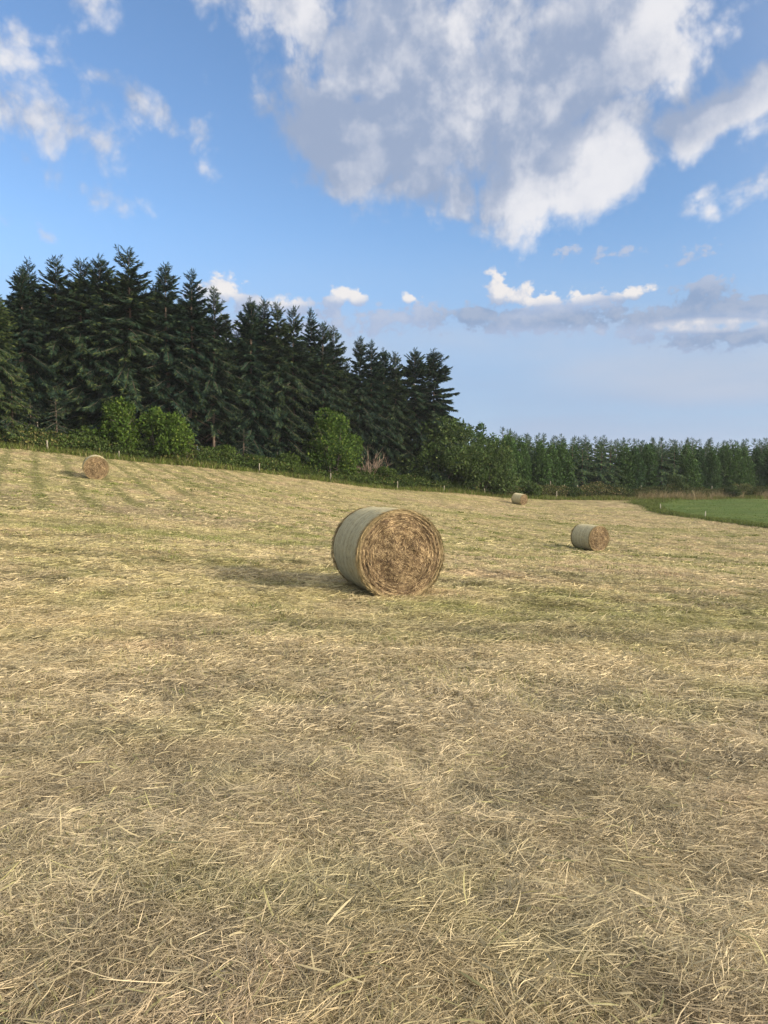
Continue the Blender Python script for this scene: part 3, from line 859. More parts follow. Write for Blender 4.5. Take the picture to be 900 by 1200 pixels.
def bale_loose(parent):
    n = 900
    a = RNG.uniform(0, 2 * math.pi, n); t = RNG.uniform(-1, 1, n)
    nrm = np.stack([np.sin(a), 0 * a, np.cos(a)], -1)
    p = nrm * (BR - 0.008) * np.array([1, 1, 0.985]) + np.stack([0 * a, t * BL / 2, 0 * a + BR * 0.985], -1)
    tg = np.stack([np.cos(a), 0 * a, -np.sin(a)], -1) * np.where(RNG.random(n) < 0.5, 1, -1)[:, None]
    d = unit(tg + nrm * RNG.uniform(0.0, 0.5, n)[:, None] + np.array([0, 1, 0]) * RNG.normal(0, 0.5, n)[:, None])
    c = np.array((0.36, 0.30, 0.16)) * RNG.uniform(0.5, 1.3, n)[:, None]
    b = leaves(p, d, unit(np.cross(d, nrm) + 0.4 * nrm), RNG.uniform(0.02, 0.09, n), RNG.uniform(0.004, 0.008, n), c)
    return mesh_np('loose_straw', *b[:3], M_FACE, b[3], parent=parent)
def orient_bale(o, X, Y, axis_deg, roll=0.0):
    """axis_deg: direction the lit end faces, measured from -Y towards +X"""
    e = 0.5
    z = T(X, Y)
    nrm = Vector((-(T(X + e, Y) - T(X - e, Y)) / (2 * e), -(T(X, Y + e) - T(X, Y - e)) / (2 * e), 1)).normalized()
    a = R(axis_deg)
    f = Vector((math.sin(a), -math.cos(a), 0))
    f = (f - nrm * f.dot(nrm)).normalized()
    yv = -f
    xv = yv.cross(nrm).normalized()
    m = Matrix((xv, yv, nrm)).transposed().to_4x4()
    m.translation = Vector((X, Y, z)) - nrm * 0.05
    o.matrix_world = m
bale = empty('hay_bale')
bale_net(bale)
bale_loose(bale)
bale_face(bale, -1)
bale_face(bale, 1, 2500)
BG = 'round hay bales on the mown field'
BALES = [
    (at(450, 690, 10.75)[0], 10.75, 19, 'largest round hay bale, nearest the camera, brown rolled end facing us'),
    (at(111, 560, 45)[0], 45.0, 24, 'round hay bale high on the slope left, end facing us, before two leafy bushes'),
    (at(608, 591, 83)[0], 83.0, 40, 'smallest distant round hay bale lying close to the far hedge and willow'),
    (at(690, 644, 36)[0], 36.0, 27, 'mid distance round hay bale with pale grey wrapped side, lying below the green pasture'),
]
for i, (X, Y, a, lab) in enumerate(BALES):
    b = bale if i == 0 else copy_thing(bale)
    orient_bale(b, X, Y, a)
    if i == 1: b.scale = (1.12, 1.12, 1.12)
    tag(b, lab, 'hay bale', BG)

# ------------------------------------------------------------------ spruces
N_DARK = np.array((0.008, 0.020, 0.0165)); N_MID = np.array((0.0175, 0.036, 0.0235)); N_LITE = np.array((0.060, 0.078, 0.028))
def spruce(seed, H, Rm, bare=0.2, dens=1.0, low=0.6, lite=0.3, whorl=0.28, droop=0.72, card=1.0, top=0.85, tone=(1, 1, 1)):
    """trunk arrays and crown arrays of one Sitka spruce of height H"""
    rs = np.random.default_rng(seed)
    lean = rs.normal(0, 0.012, 2)
    def axis(h): return np.array([lean[0] * h + 0.05 * math.sin(h * 0.5 + seed), lean[1] * h, h])
    hs = np.linspace(-0.3, H, 14)
    tr = [tube([axis(h) for h in hs], [0.012 + 0.0115 * H * (1 - max(h, 0) / H) ** 0.9 for h in hs], 7)]
    Pp, Dd, Ss, Ll, Ww, Cc = [], [], [], [], [], []
    h = H * bare * 0.45
    az0 = rs.random() * 6.28
    while h < H - 0.12:
        t = (H - h) / H                         # 0 at the tip
        prof = min(1.0, (t / 0.50) ** top)
        if t > 0.62: prof *= 1 - (1 - low) * (t - 0.62) / 0.38
        L0 = 0.16 + Rm * prof
        dead = h < H * bare
        nb = rs.integers(3, 6) if not dead else rs.integers(2, 4)
        az0 += rs.uniform(0.4, 1.2)
        for k in range(nb):
            if rs.random() < 0.07: continue
            a = az0 + k * 6.283 / nb + rs.normal(0, 0.22)
            hb = h + rs.uniform(-0.30, 0.30) * min(1, t * 4)
            L = L0 * rs.uniform(0.60, 1.12) * (0.78 + 0.5 * float(vnoise(np.array([a * 0.9 + seed]), np.array([hb * 0.5]), seed)[0])) * (0.75 if dead else 1)
            e0 = math.radians(52 - 60 * min(1, t * 2.4) + rs.normal(0, 7))
            o = np.array([math.cos(a), math.sin(a), 0.0]); pr = np.array([-o[1], o[0], 0.0])
            base = axis(hb)
            dr = droop * min(1.0, t * 2.0) * rs.uniform(0.7, 1.25)
            def pt(s):
                s = np.asarray(s)[..., None]
                return base + o * (L * s) + np.array([0, 0, 1.0]) * (L * (s * math.tan(e0) - dr * 0.55 * s ** 2 + 0.20 * dr * s ** 5)) + pr * (0.06 * L * s * s * math.sin(7 * a))
            sm = np.linspace(0, 0.94, 4)
            if L > 0.6:
                tr.append(tube(pt(sm), np.linspace(0.012 + 0.011 * L, 0.006, 4), 3))
            if dead and rs.random() < 0.75: continue
            n = max(5, int(L * 17 * dens))
            s = rs.uniform(0.03, 1.0, n) ** 0.85
            p = pt(s); tg = unit(pt(np.minimum(s + 0.04, 1.04)) - pt(s - 0.04))
            sd = np.where(rs.random(n) < 0.5, 1.0, -1.0)[:, None]
            hang = rs.uniform(0.05, 0.95, n)[:, None] * min(1.0, 0.25 + t * 1.6)
            d = unit(tg * rs.uniform(0.45, 1.0, n)[:, None] + pr * sd * rs.uniform(0.25, 1.0, n)[:, None] - np.array([0, 0, 1.0]) * hang)
            ln = (0.26 + 0.42 * (1 - s * 0.55) * min(1, L / 2.0)) * rs.uniform(0.65, 1.25, n) * card
            up = unit(np.cross(d, pr * sd) + rs.normal(0, 0.5, (n, 3)))
            for rep in range(2):
                side = unit(np.cross(d, up)) if rep == 0 else unit(np.cross(d, np.cross(d, up)))
                Pp.append(p); Dd.append(unit(d + rs.normal(0, 0.12, (n, 3)))); Ss.append(side)
                Ll.append(ln * (1 if rep == 0 else 0.85)); Ww.append((0.030 + 0.12 * ln) * card * min(1.0, 0.36 + 2.4 * t))
                cc = lerp(np.broadcast_to(N_DARK, (n, 3)).copy(), N_MID, rs.random(n))
                tip = (rs.random(n) < lite * 0.7) * rs.uniform(0.3, 1, n) * s
                cc = lerp(cc, N_LITE, tip) * rs.uniform(0.8, 1.2) * np.array(tone)
                Cc.append(cc)
            # the leading shoot of the branch
            Pp.append(pt(np.array([0.86]))); Dd.append(unit(pt(np.array([1.04])) - pt(np.array([0.86])))); Ss.append(pr[None])
            Ll.append(np.array([0.34 * card + 0.05])); Ww.append(np.array([0.07 * card])); Cc.append(N_MID[None] * 1.1)
        h += whorl * rs.uniform(0.7, 1.3) * (0.75 + 0.4 * min(1, t * 2))
    # leader
    n = 14
    hh = H - rs.uniform(-0.25, 0.9, n)
    a = rs.uniform(0, 6.28, n)
    d = unit(np.stack([np.cos(a) * 0.45, np.sin(a) * 0.45, np.ones(n)], -1))
    Pp.append(np.array([axis(x) for x in hh])); Dd.append(d); Ss.append(unit(np.cross(d, rand_unit(n)))); Ll.append(np.full(n, 0.30)); Ww.append(np.full(n, 0.06)); Cc.append(np.tile(N_MID, (n, 1)))
    cr = leaves(np.concatenate(Pp), np.concatenate(Dd), np.concatenate(Ss), np.concatenate(Ll), np.concatenate(Ww), np.concatenate(Cc))
    return merge(tr), cr
def spruce_thing(name, *a, **k):
    tr, cr = spruce(*a, **k)
    e = empty(name)
    mesh_np('trunk', *tr[:3], M_BARK, parent=e, smooth=True)
    mesh_np('crown', *cr[:3], M_NEEDLE, cr[3], parent=e)
    return e
H0 = 18.0
PROTO = [
    spruce_thing('spruce_tree', 1, H0, 3.4, 0.16, 2.0, 0.75, 0.35, card=1.2, tone=(1.0, 1.02, .95)),
    spruce_thing('spruce_tree', 2, H0, 3.8, 0.10, 2.0, 0.85, 0.55, card=1.2, tone=(1.2, 1.15, .95), droop=0.85),
    spruce_thing('spruce_tree', 3, H0, 3.1, 0.30, 2.0, 0.65, 0.30, card=1.2, tone=(.85, .95, .95)),
    spruce_thing('spruce_tree', 4, H0, 3.7, 0.03, 2.0, 0.95, 0.90, card=1.2, tone=(1.5, 1.42, 1.0), droop=0.8),
    spruce_thing('spruce_tree', 5, H0, 3.5, 0.28, 2.0, 0.75, 0.45, card=1.2, tone=(1.1, 1.08, .95), droop=0.65),
    spruce_thing('spruce_tree', 6, H0, 4.0, 0.04, 2.4, 0.92, 0.45, card=1.22, tone=(.95, 1.05, 1.0), droop=0.55),
]
used = set()
def place(protos, i, X, Y, H, wide=1.0, rz=None, H_ref=H0, name=None):
    p = protos[i]
    o = p if id(p) not in used else copy_thing(p)
    used.add(id(p))
    s = H / H_ref
    o.location = (X, Y, T(X, Y) - 0.05)
    o.scale = (s * wide, s * wide, s)
    o.rotation_euler = (0, 0, random.uniform(0, 6.28) if rz is None else rz)
    if name: o.name = name
    return o
SG = 'spruces of the plantation on the left'
FRONT = [   # u, v of the tip, distance behind the field edge, prototype, width, label
    (-8, 338, 1.5, 3, 0.95, 'olive lit spruce cut off by the left edge, low branches reaching out'),
    (24, 318, 6.0, 0, 0.95, 'dark spruce beside the olive spruce at the left edge, first pointed tip'),
    (40, 308, 7.0, 2, 1.0, 'slender dark spruce, second tip from the left, rising over a small sapling'),
    (66, 304, 7.5, 4, 1.0, 'dark spruce with brushy forked tip, third from the left, behind the small saplings'),
    (94, 305, 6.0, 1, 1.0, 'spruce with sharp single tip standing up slope of the left bale'),
    (121, 304, 5.5, 5, 0.95, 'broad topped spruce just left of the tallest spruce'),
    (150, 294, 5.0, 1, 1.05, 'tallest spruce, whorled bare tip above all others, over the first leafy bush'),
    (195, 314, 5.0, 0, 1.0, 'spruce with leaning ragged tip standing behind the two round leafy bushes'),
    (220, 321, 5.5, 2, 1.0, 'narrow spruce just right of the two leafy bushes, its bare lower trunk showing'),
    (248, 338, 5.0, 4, 0.85, 'thin spired spruce at the left side of the gap in the skyline'),
    (264, 374, 6.5, 0, 0.8, 'short spruce filling the gap in the skyline between the two tall groups'),
    (293, 353, 5.5, 5, 0.9, 'bushy topped spruce, first of the group right of the skyline gap'),
    (309, 352, 6.0, 2, 0.95, 'spruce with pale bare trunk visible low down in the middle of the wood'),
    (326, 357, 5.0, 1, 0.9, 'spruce with twin looking tip over the pale trunk in the middle of the wood'),
    (343, 362, 5.5, 4, 0.9, 'spruce left of the thin spire, behind the tall leafy hazel'),
    (360, 364, 6.5, 2, 0.75, 'thinnest needle like spire standing between fuller spruces'),
    (378, 381, 5.0, 0, 0.9, 'spruce directly behind and above the tall leafy hazel'),
    (391, 384, 5.5, 1, 0.85, 'spruce at the step down in the skyline, right shoulder of the middle group'),
    (406, 424, 6.5, 4, 0.8, 'low spruce in the notch right of the middle group'),
    (423, 398, 6.0, 0, 0.9, 'spruce behind the bare brown bush, tip left of a close pair'),
    (433, 402, 6.0, 2, 0.9, 'spruce of a close pair of tips above the bare brown bush'),
    (449, 411, 6.0, 5, 0.8, 'spruce between the close pair and the last open spruce'),
    (464, 414, 5.5, 1, 0.85, 'dark spruce rising left of the willow thicket'),
    (489, 411, 5.0, 5, 0.95, 'open branched spruce next to last on the right end of the wood'),
    (510, 412, 4.5, 5, 1.2, 'last spruce on the right end, wide open branches against the sky above the willow'),
]
for (u, v, off, k, w, lab) in FRONT:
    Y = 75.0
    for _ in range(12):
        X, Zt = at(u, v, Y)
        Y = float(field_edge(X)) + off + 1.5
    X, Zt = at(u, v, Y)
    H = Zt - T(X, Y)
    tag(place(PROTO, k, X, Y, H, w), lab, 'tree', SG)
nb = 0
for row in range(5):
    for u in np.arange(-150, 500, 27 - row * 1.0):
        u2 = u + random.uniform(-6, 6) + row * 9
        Y = 80.0
        for _ in range(12):
            X, _z = at(u2, 500, Y)
            Y = float(field_edge(X)) + 9.5 + row * 4.2
        Y += random.uniform(-.8, .8)
        if u2 > 478 - row * 6: continue
        vt = float(np.interp(u2, [-150, 0, 60, 150, 230, 262, 300, 390, 405, 440, 470, 500], [345, 345, 330, 325, 345, 388, 378, 402, 432, 422, 432, 436])) + random.uniform(0, 22) + row * 1.5
        X, Zt = at(u2, vt, Y)
        o = place(PROTO, random.choice((0, 1, 2, 4, 0, 2)), X, Y, Zt - T(X, Y), 1.0)
        tag(o, 'dark spruce deep inside the left wood, mostly hidden behind the front row', 'tree', 'spruces hidden behind the front row'); nb += 1
# saplings in front of the dark interior
SAP = spruce_thing('spruce_sapling', 21, 5.0, 1.5, 0.03, 1.4, 1.0, 0.55, whorl=0.30, card=0.75)
SAPS = [SAP]
for (u, v, off, w, lab) in ((66, 462, 3.6, 1.15, 'small grey green spruce sapling left of the round bushes before the dark wood'),
                            (36, 468, 4.0, 1.2, 'small spruce sapling beside the olive spruce at the left edge'),
                            (285, 502, 3.0, 1.1, 'small spruce sapling under the bare trunks in the middle of the wood'),
                            (236, 520, 3.4, 1.3, 'low spruce sapling below two bare trunks right of the round bushes'),
                            (13, 440, 3.0, 1.2, 'taller spruce sapling under the olive spruce at the left edge')):
    Y = 70.0
    for _ in range(12):
        X, Zt = at(u, v, Y); Y = float(field_edge(X)) + off
    X, Zt = at(u, v, Y)
    tag(place(SAPS, 0, X, Y, max(1.2, Zt - T(X, Y)), w, H_ref=5.0), lab, 'sapling', 'spruce saplings at the foot of the wood')

# ------------------------------------------------------------------ leafy trees and bushes
def leaf_mass(rs, lobes, n, ls, c1, c2, c3=None, shell=0.55, up=0.35):
    """leaf sprays spread through the volume of uneven lobes"""
    lobes = np.array(lobes, float)                    # cx cy cz rx ry rz
    vol = (lobes[:, 3] * lobes[:, 4] * lobes[:, 5]) ** 0.75
    idx = rs.choice(len(lobes), n, p=vol / vol.sum())
    d = unit(rs.normal(0, 1, (n, 3)))
    rad = (shell + (1 - shell) * rs.random(n)) ** 0.8
    lump = 0.68 + 0.66 * fbm(d[:, 0] * 2.2 + idx * 3.1, d[:, 1] * 2.2 + d[:, 2] * 1.7, 131, 3)
    out = rs.random(n) < 0.05
    rad = rad * lump + out * rs.uniform(0.05, 0.22, n)
    p = lobes[idx, :3] + d * lobes[idx, 3:] * rad[:, None]
    # thin out by clumps so that gaps show
    g = fbm(p[:, 0] * 1.9 + 20, p[:, 2] * 1.9 + p[:, 1] * 1.3, 133, 3)
    keep = (g > 0.36) & (p[:, 2] > 0.05)
    p, d, g, idx = p[keep], d[keep], g[keep], idx[keep]; n = len(p)
    ax = unit(d * 0.7 + rs.normal(0, 0.55, (n, 3)) + np.array([0, 0, up]))
    sd = unit(np.cross(ax, d + rs.normal(0, 0.6, (n, 3))))
    L = ls * rs.uniform(0.6, 1.4, n)
    tone = np.clip(0.5 * rs.random(n) + 1.1 * (fbm(p[:, 0] * 0.9, p[:, 2] * 1.1 + p[:, 1] * 0.6, 137, 3) - 0.25), 0, 1)
    c = lerp(np.broadcast_to(np.array(c1), (n, 3)).copy(), np.array(c2), tone)
    if c3 is not None:
        c = lerp(c, np.array(c3), (rs.random(n) < 0.12) * 1.0)
    c = c * rs.uniform(0.75, 1.25, n)[:, None]
    return leaves(p, ax, sd, L, L * rs.uniform(0.5, 0.8, n), c)
def limbs(rs, stems, H, spread, rad, sides=5):
    """several stems that fork into limbs"""
    tr = []
    for k in range(stems):
        a = rs.uniform(0, 6.28); b = np.array([math.cos(a), math.sin(a), 0]) * (0.0 if stems == 1 else 0.3)
        top = b + np.array([math.cos(a) * spread * rs.uniform(.3, 1), math.sin(a) * spread * rs.uniform(.3, 1), H * rs.uniform(.75, .95)])
        s = np.linspace(0, 1, 6)[:, None]
        pts = b + (top - b) * s + np.array([0.12 * H * math.cos(a), .12 * H * math.sin(a), 0]) * (s * (1 - s)) + rs.normal(0, 0.02 * H, (6, 3)) * s
        pts[0, 2] = -0.15
        tr.append(tube(pts, np.linspace(rad, rad * .18, 6), sides))
        for j in range(5):
            i = rs.integers(1, 5); q = pts[i]
            d = unit(rs.normal(0, 1, 3) * np.array([1, 1, .4]) + np.array([0, 0, .6]))
            ln = H * rs.uniform(.2, .38)
            ss_ = np.linspace(0, 1, 4)[:, None]
            tr.append(tube(q + d * ln * ss_ + np.array([0, 0, .1 * ln]) * ss_ ** 2, np.linspace(rad * .4, rad * .08, 4), 4))
    return merge(tr)
def leafy(name, seed, lobes, n, ls, c1, c2, c3, H, stems=4, spread=1.0, rad=0.09, part='crown', shell=0.5):
    rs = np.random.default_rng(seed)
    e = empty(name)
    tr = limbs(rs, stems, H, spread, rad)
    mesh_np('trunk' if stems == 1 else 'stems', *tr[:3], M_BARK2, parent=e, smooth=True)
    cr = leaf_mass(rs, lobes, n, ls, c1, c2, c3, shell)
    mesh_np(part, *cr[:3], M_LEAF, cr[3], parent=e)
    return e
def put(e, u, v, Y, rz=0.0, sc=1.0):
    X, Z = at(u, v, Y)
    e.location = (X, Y, T(X, Y) - 0.03); e.rotation_euler = (0, 0, rz); e.scale = (sc, sc, sc)
    return e
def crown_lobes(rs, w, h, n, base=0.15, depth=0.8, tops=0.6):
    L = [(0, 0, h * 0.46, w * 0.34, w * 0.34 * depth, h * 0.40)]
    for k in range(n):
        a = rs.uniform(0, 6.28); zz = rs.uniform(base, 0.86)
        rr = w * 0.36 * math.sqrt(max(0.02, 1 - ((zz - 0.38) / 0.50) ** 2))
        s = rs.uniform(0.10, 0.24); rr *= rs.uniform(0.75, 1.22)
        L.append((math.cos(a) * rr, math.sin(a) * rr * depth, zz * h, w * s, w * s, h * s * 0.95))
    return L
GB1, GB2, GB3 = (0.034, 0.068, 0.013), (0.078, 0.122, 0.022), (0.12, 0.155, 0.035)
rs = np.random.default_rng(5)
e = leafy('leafy_bush', 31, crown_lobes(rs, 4.3, 4.9, 16), 9000, 0.24, GB1, GB2, GB3, 4.2, 5, 1.0)
tag(put(e, 141, 533, 68.3), 'round bright green leafy bush, left of a touching pair, beside spruces', 'bush', 'bright green bushes before the spruces')
e = leafy('leafy_bush', 32, crown_lobes(rs, 4.8, 5.2, 18), 10000, 0.24, GB1, GB2, GB3, 4.4, 5, 1.1)
tag(put(e, 191, 535, 69.4), 'larger round bright green leafy bush, right of a touching pair, beside spruces', 'bush', 'bright green bushes before the spruces')
e = leafy('hazel_tree', 33, crown_lobes(rs, 6.0, 7.0, 24, base=0.1), 14000, 0.26, (0.032, 0.066, 0.014), (0.072, 0.116, 0.023), GB3, 6.0, 5, 1.2)
tag(put(e, 390, 562, 79.2), 'tall bright green leafy hazel left of the bare brown bush', 'tree', 'bright green bushes before the spruces')
# willow thicket with three crowns
W1, W2, W3 = (0.030, 0.055, 0.018), (0.065, 0.095, 0.030), (0.10, 0.125, 0.05)
def wlobes(rs, w, h, n): return crown_lobes(rs, w, h, n, base=0.05, depth=0.7)
e = leafy('willow_thicket', 34, wlobes(rs, 10.4, 7.6, 34), 24000, 0.28, W1, W2, W3, 6.2, 7, 2.6, shell=0.45)
tag(put(e, 520, 577, 88.5), 'broad dark green willow thicket under the last spruce, right of the bare bush', 'thicket', 'willows at the right end of the wood')
e = leafy('willow_thicket', 35, wlobes(rs, 8.4, 6.4, 26), 16000, 0.28, W1, W2, W3, 5.0, 6, 2.0, shell=0.45)
tag(put(e, 565, 580, 90.5), 'lower willow thicket spilling towards the smallest distant bale', 'thicket', 'willows at the right end of the wood')
e = leafy('willow_thicket', 36, wlobes(rs, 5.4, 2.6, 12), 5000, 0.26, W1, W2, W3, 2.3, 5, 1.5, shell=0.45)
tag(put(e, 612, 582, 94.5), 'lowest right tail of the willows sloping down behind the smallest bale', 'thicket', 'willows at the right end of the wood')
e = leafy('alder_tree', 37, crown_lobes(rs, 4.6, 8.2, 18, base=0.1), 9000, 0.30, (0.035, 0.075, 0.025), (0.075, 0.125, 0.038), None, 7.4, 1, 0.8, .12)
tag(put(e, 590, 578, 98), 'upright mid green alder standing between the willows and the far plantation', 'tree', 'alders behind the willows')
e = leafy('alder_tree', 38, crown_lobes(rs, 4.4, 8.6, 16, base=0.1), 8000, 0.30, (0.035, 0.075, 0.025), (0.065, 0.11, 0.035), None, 7.4, 1, 0.8, .12)
tag(put(e, 562, 578, 99), 'alder showing its ragged top just above the willow thicket', 'tree', 'alders behind the willows')

# the dead bare bush
def bare_bush():
    rs = np.random.default_rng(44)
    tr = []
    for k in range(34):
        a = rs.uniform(0, 6.28); el = rs.uniform(0.55, 1.45); ln = rs.uniform(1.8, 3.9)
        d = np.array([math.cos(a) * math.cos(el), math.sin(a) * math.cos(el), math.sin(el)])
        s = np.linspace(0, 1, 6)[:, None]
        pts = np.array([math.cos(a) * .2, math.sin(a) * .2, -.1]) + d * ln * s + rs.normal(0, .09, (6, 3)) * s + np.array([0, 0, -.3]) * s ** 2
        tr.append(tube(pts, np.linspace(0.035, 0.012, 6), 4))
        for j in range(7):
            i = rs.integers(2, 6); dd = unit(d + rs.normal(0, .55, 3)); l2 = rs.uniform(.4, 1.1)
            ss_ = np.linspace(0, 1, 3)[:, None]
            tr.append(tube(pts[i] + dd * l2 * ss_, [0.016, 0.012, 0.007], 3))
    return merge(tr)
b = bare_bush()
o = mesh_np('bare_bush', *b[:3], M_DEAD, smooth=True)
X, Z = at(432, 567, 82.6)
o.location = (X, 82.6, T(X, 82.6)); o.scale = (0.95, 0.95, 0.95)
tag(o, 'leafless brown twiggy bush right of the tall green hazel', 'bush')

# ------------------------------------------------------------------ far plantation on the right
SF1 = [spruce_thing('young_spruce', 61, 9.0, 1.9, 0.02, 1.5, 1.0, 0.9, whorl=0.36, card=1.15, top=1.15, tone=(2.3, 2.4, 2.0)), spruce_thing('young_spruce', 62, 9.0, 1.8, 0.02, 1.5, 1.0, 1.0, whorl=0.36, card=1.15, top=1.25, tone=(2.1, 2.2, 2.0))]
rs = np.random.default_rng(9)
def young_leafy(seed, w, c1, c2):
    return leafy('young_larch', seed, [(0, 0, 2.4, w * .5, w * .5, 2.2), (0.1, 0, 4.6, w * .42, w * .42, 2.2), (0, .1, 6.6, w * .27, w * .27, 1.6), (0, 0, 8.0, w * .13, w * .13, 1.0)] + crown_lobes(rs, w, 7.6, 10)[1:],
                 8000, 0.32, c1, c2, None, 8.0, 1, 0.2, .09)
LF = [young_leafy(71, 3.9, (0.032, 0.068, 0.027), (0.062, 0.106, 0.036)), young_leafy(72, 4.2, (0.035, 0.073, 0.026), (0.072, 0.118, 0.036)), young_leafy(73, 3.7, (0.026, 0.060, 0.030), (0.054, 0.095, 0.037))]
cnt = 0
for row in range(7):
    x = 14.0 + row * 1.3
    while x < 95 + row * 4:
        xx = x + random.uniform(-.5, .5)
        y = float(field_edge(xx)) + 9.0 + row * 3.0 + random.uniform(-.7, .7)
        if xx < 17.5 and row < 2: 
            x += 2.6; continue
        H = (7.3 + random.uniform(-.4, .6)) if row < 2 else (8.0 + random.uniform(-.3, .5) + 0.12 * row)
        if row < 2 and random.random() < 0.70 - 0.25 * row:
            o = place(LF, random.randrange(3), xx, y, H, random.uniform(.9, 1.15), H_ref=9.0)
            tag(o, 'mid green soft crowned larch along the front of the far plantation', 'tree', 'larches fronting the far plantation')
        else:
            o = place(SF1, random.randrange(2), xx, y, H, random.uniform(.9, 1.2), H_ref=9.0)
            tag(o, 'dark blue green young spruce packed into the far plantation, spiky tip on the skyline', 'tree', 'young spruces of the far plantation')
        cnt += 1
        x += random.uniform(1.85, 2.5) + (0.3 * row if row > 3 else 0)
print('back spruces', nb, 'far trees', cnt)

# ------------------------------------------------------------------ brambles, hedge, dry grass
def strip(name, x0, x1, o0, o1, hfun, n, ls, c1, c2, c3, seed, mat=M_LEAF):
    rs = np.random.default_rng(seed)
    x = rs.uniform(x0, x1, n); t = rs.random(n)
    off = o0 + (o1 - o0) * t
    y = field_edge(x) + off
    top = hfun(x) * (0.45 + 1.1 * fbm(x / 1.7, off / 1.3 + 4, seed, 4)) * np.sin(np.clip(0.12 + 0.88 * t, 0, 1) * math.pi) ** 0.5
    hh = top * (1 - rs.random(n) ** 2.2 * 0.9)
    p = np.stack([x, y, terrain(x, y) + hh], -1)
    ax = unit(rs.normal(0, 0.7, (n, 3)) + np.array([0.0, -0.3, 0.5]))
    sd = unit(np.cross(ax, rs.normal(0, 1, (n, 3))))
    L = ls * rs.uniform(0.6, 1.5, n)
    tone = np.clip(0.4 * rs.random(n) + 1.2 * (fbm(x / 2.0, off + hh, seed + 3, 3) - 0.28), 0, 1)
    c = lerp(np.broadcast_to(np.array(c1), (n, 3)).copy(), np.array(c2), tone)
    if c3 is not None: c = lerp(c, np.array(c3), (rs.random(n) < 0.14 * (0.3 + 2 * sstep(fbm(x / 5, off * 0, seed + 5, 2), .45, .65))) * 1.0)
    c = c * rs.uniform(.7, 1.3, n)[:, None]
    b = leaves(p, ax, sd, L, L * 0.6, c)
    return mesh_np(name, *b[:3], mat, b[3])
o = strip('bramble_undergrowth', -50, 14, 0.6, 4.6, lambda x: 1.35 - 0.35 * sstep(x, -20, -5), 60000, 0.20, (0.030, 0.050, 0.014), (0.075, 0.105, 0.028), (0.17, 0.15, 0.06), 141)
tag(o, 'dark green bramble undergrowth on the bank below the spruces', 'undergrowth', kind='stuff')
o = strip('hedge', 14, 92, 0.8, 4.0, lambda x: 1.45 + 0.2 * np.sin(x * .5), 52000, 0.20, (0.042, 0.055, 0.020), (0.085, 0.095, 0.035), (0.19, 0.15, 0.08), 143)
tag(o, 'low brownish green hedge running along the foot of the far plantation', 'hedge')
# dry pale grass tussocks on the hedge bank
rs = np.random.default_rng(77)
n = 6500
cx = rs.choice([36.0, 38.5, 41, 44, 47.5, 50, 56, 60, 66], n) + rs.normal(0, 0.8, n)
y = field_edge(cx) + rs.uniform(0.2, 2.6, n)
c = np.array((0.25, 0.205, 0.115)) * rs.uniform(.65, 1.25, n)[:, None]
b = blades(cx, y, terrain(cx, y), rs.uniform(.7, 1.7, n), rs.uniform(.02, .05, n), rs.uniform(0, 6.28, n), rs.uniform(1.0, 1.5, n), rs.uniform(.1, .9, n), rs.normal(0, .2, n), c, 1)
o = mesh_np('dry_grass', *b[:3], M_HAY, b[3])
tag(o, 'pale dry tall grass on the bank before the far hedge', 'grass', kind='stuff')
# single shrubs growing out of the hedge bank
SH1, SH2 = (0.032, 0.052, 0.020), (0.065, 0.088, 0.030)
HS = [(790, 588, 105.5, 3.6, 3.1, 'dark rounded shrub standing before the hedge at the green pasture, larger one'), (858, 586, 106, 2.6, 2.0, 'small dark shrub in the dry grass at the right end of the hedge'),
      (725, 586, 102.5, 3.6, 2.0, 'dark low shrub in the hedge where the hay field meets the pasture'), (668, 584, 98.5, 3.2, 1.7, 'brownish low shrub in the hedge right of the smallest bale')]
for i, (u, v, Y, w, h, lab) in enumerate(HS):
    e = leafy('hedge_shrub', 90 + i, crown_lobes(rs, w, h, 9, base=0.05), 3200, 0.22, SH1, SH2, None, h * .8, 4, w * .25, .04)
    tag(put(e, u, v, Y), lab, 'shrub', 'shrubs in the far hedge')
BS = [(100, 534, 68.2, 3.4, 1.9, 'low bramble shrub between the olive spruce and the leafy bushes'), (20, 522, 66.0, 4.0, 2.0, 'low bramble shrub below the olive spruce at the left edge'),
      (258, 548, 74.0, 3.2, 1.7, 'low bramble shrub right of the round bushes at the field edge'), (335, 556, 77.0, 3.6, 2.0, 'low bramble shrub left of the tall hazel under bare trunks'),
      (447, 574, 83.2, 3.2, 1.6, 'low bramble shrub between the bare bush and the willow')]
for i, (u, v, Y, w, h, lab) in enumerate(BS):
    e = leafy('bramble_shrub', 190 + i, crown_lobes(rs, w, h, 9, base=0.05), 3600, 0.20, (0.034, 0.058, 0.015), (0.08, 0.115, 0.028), None, h * .8, 4, w * .25, .04)
    tag(put(e, u, v, Y), lab, 'shrub', 'bramble shrubs on the bank')

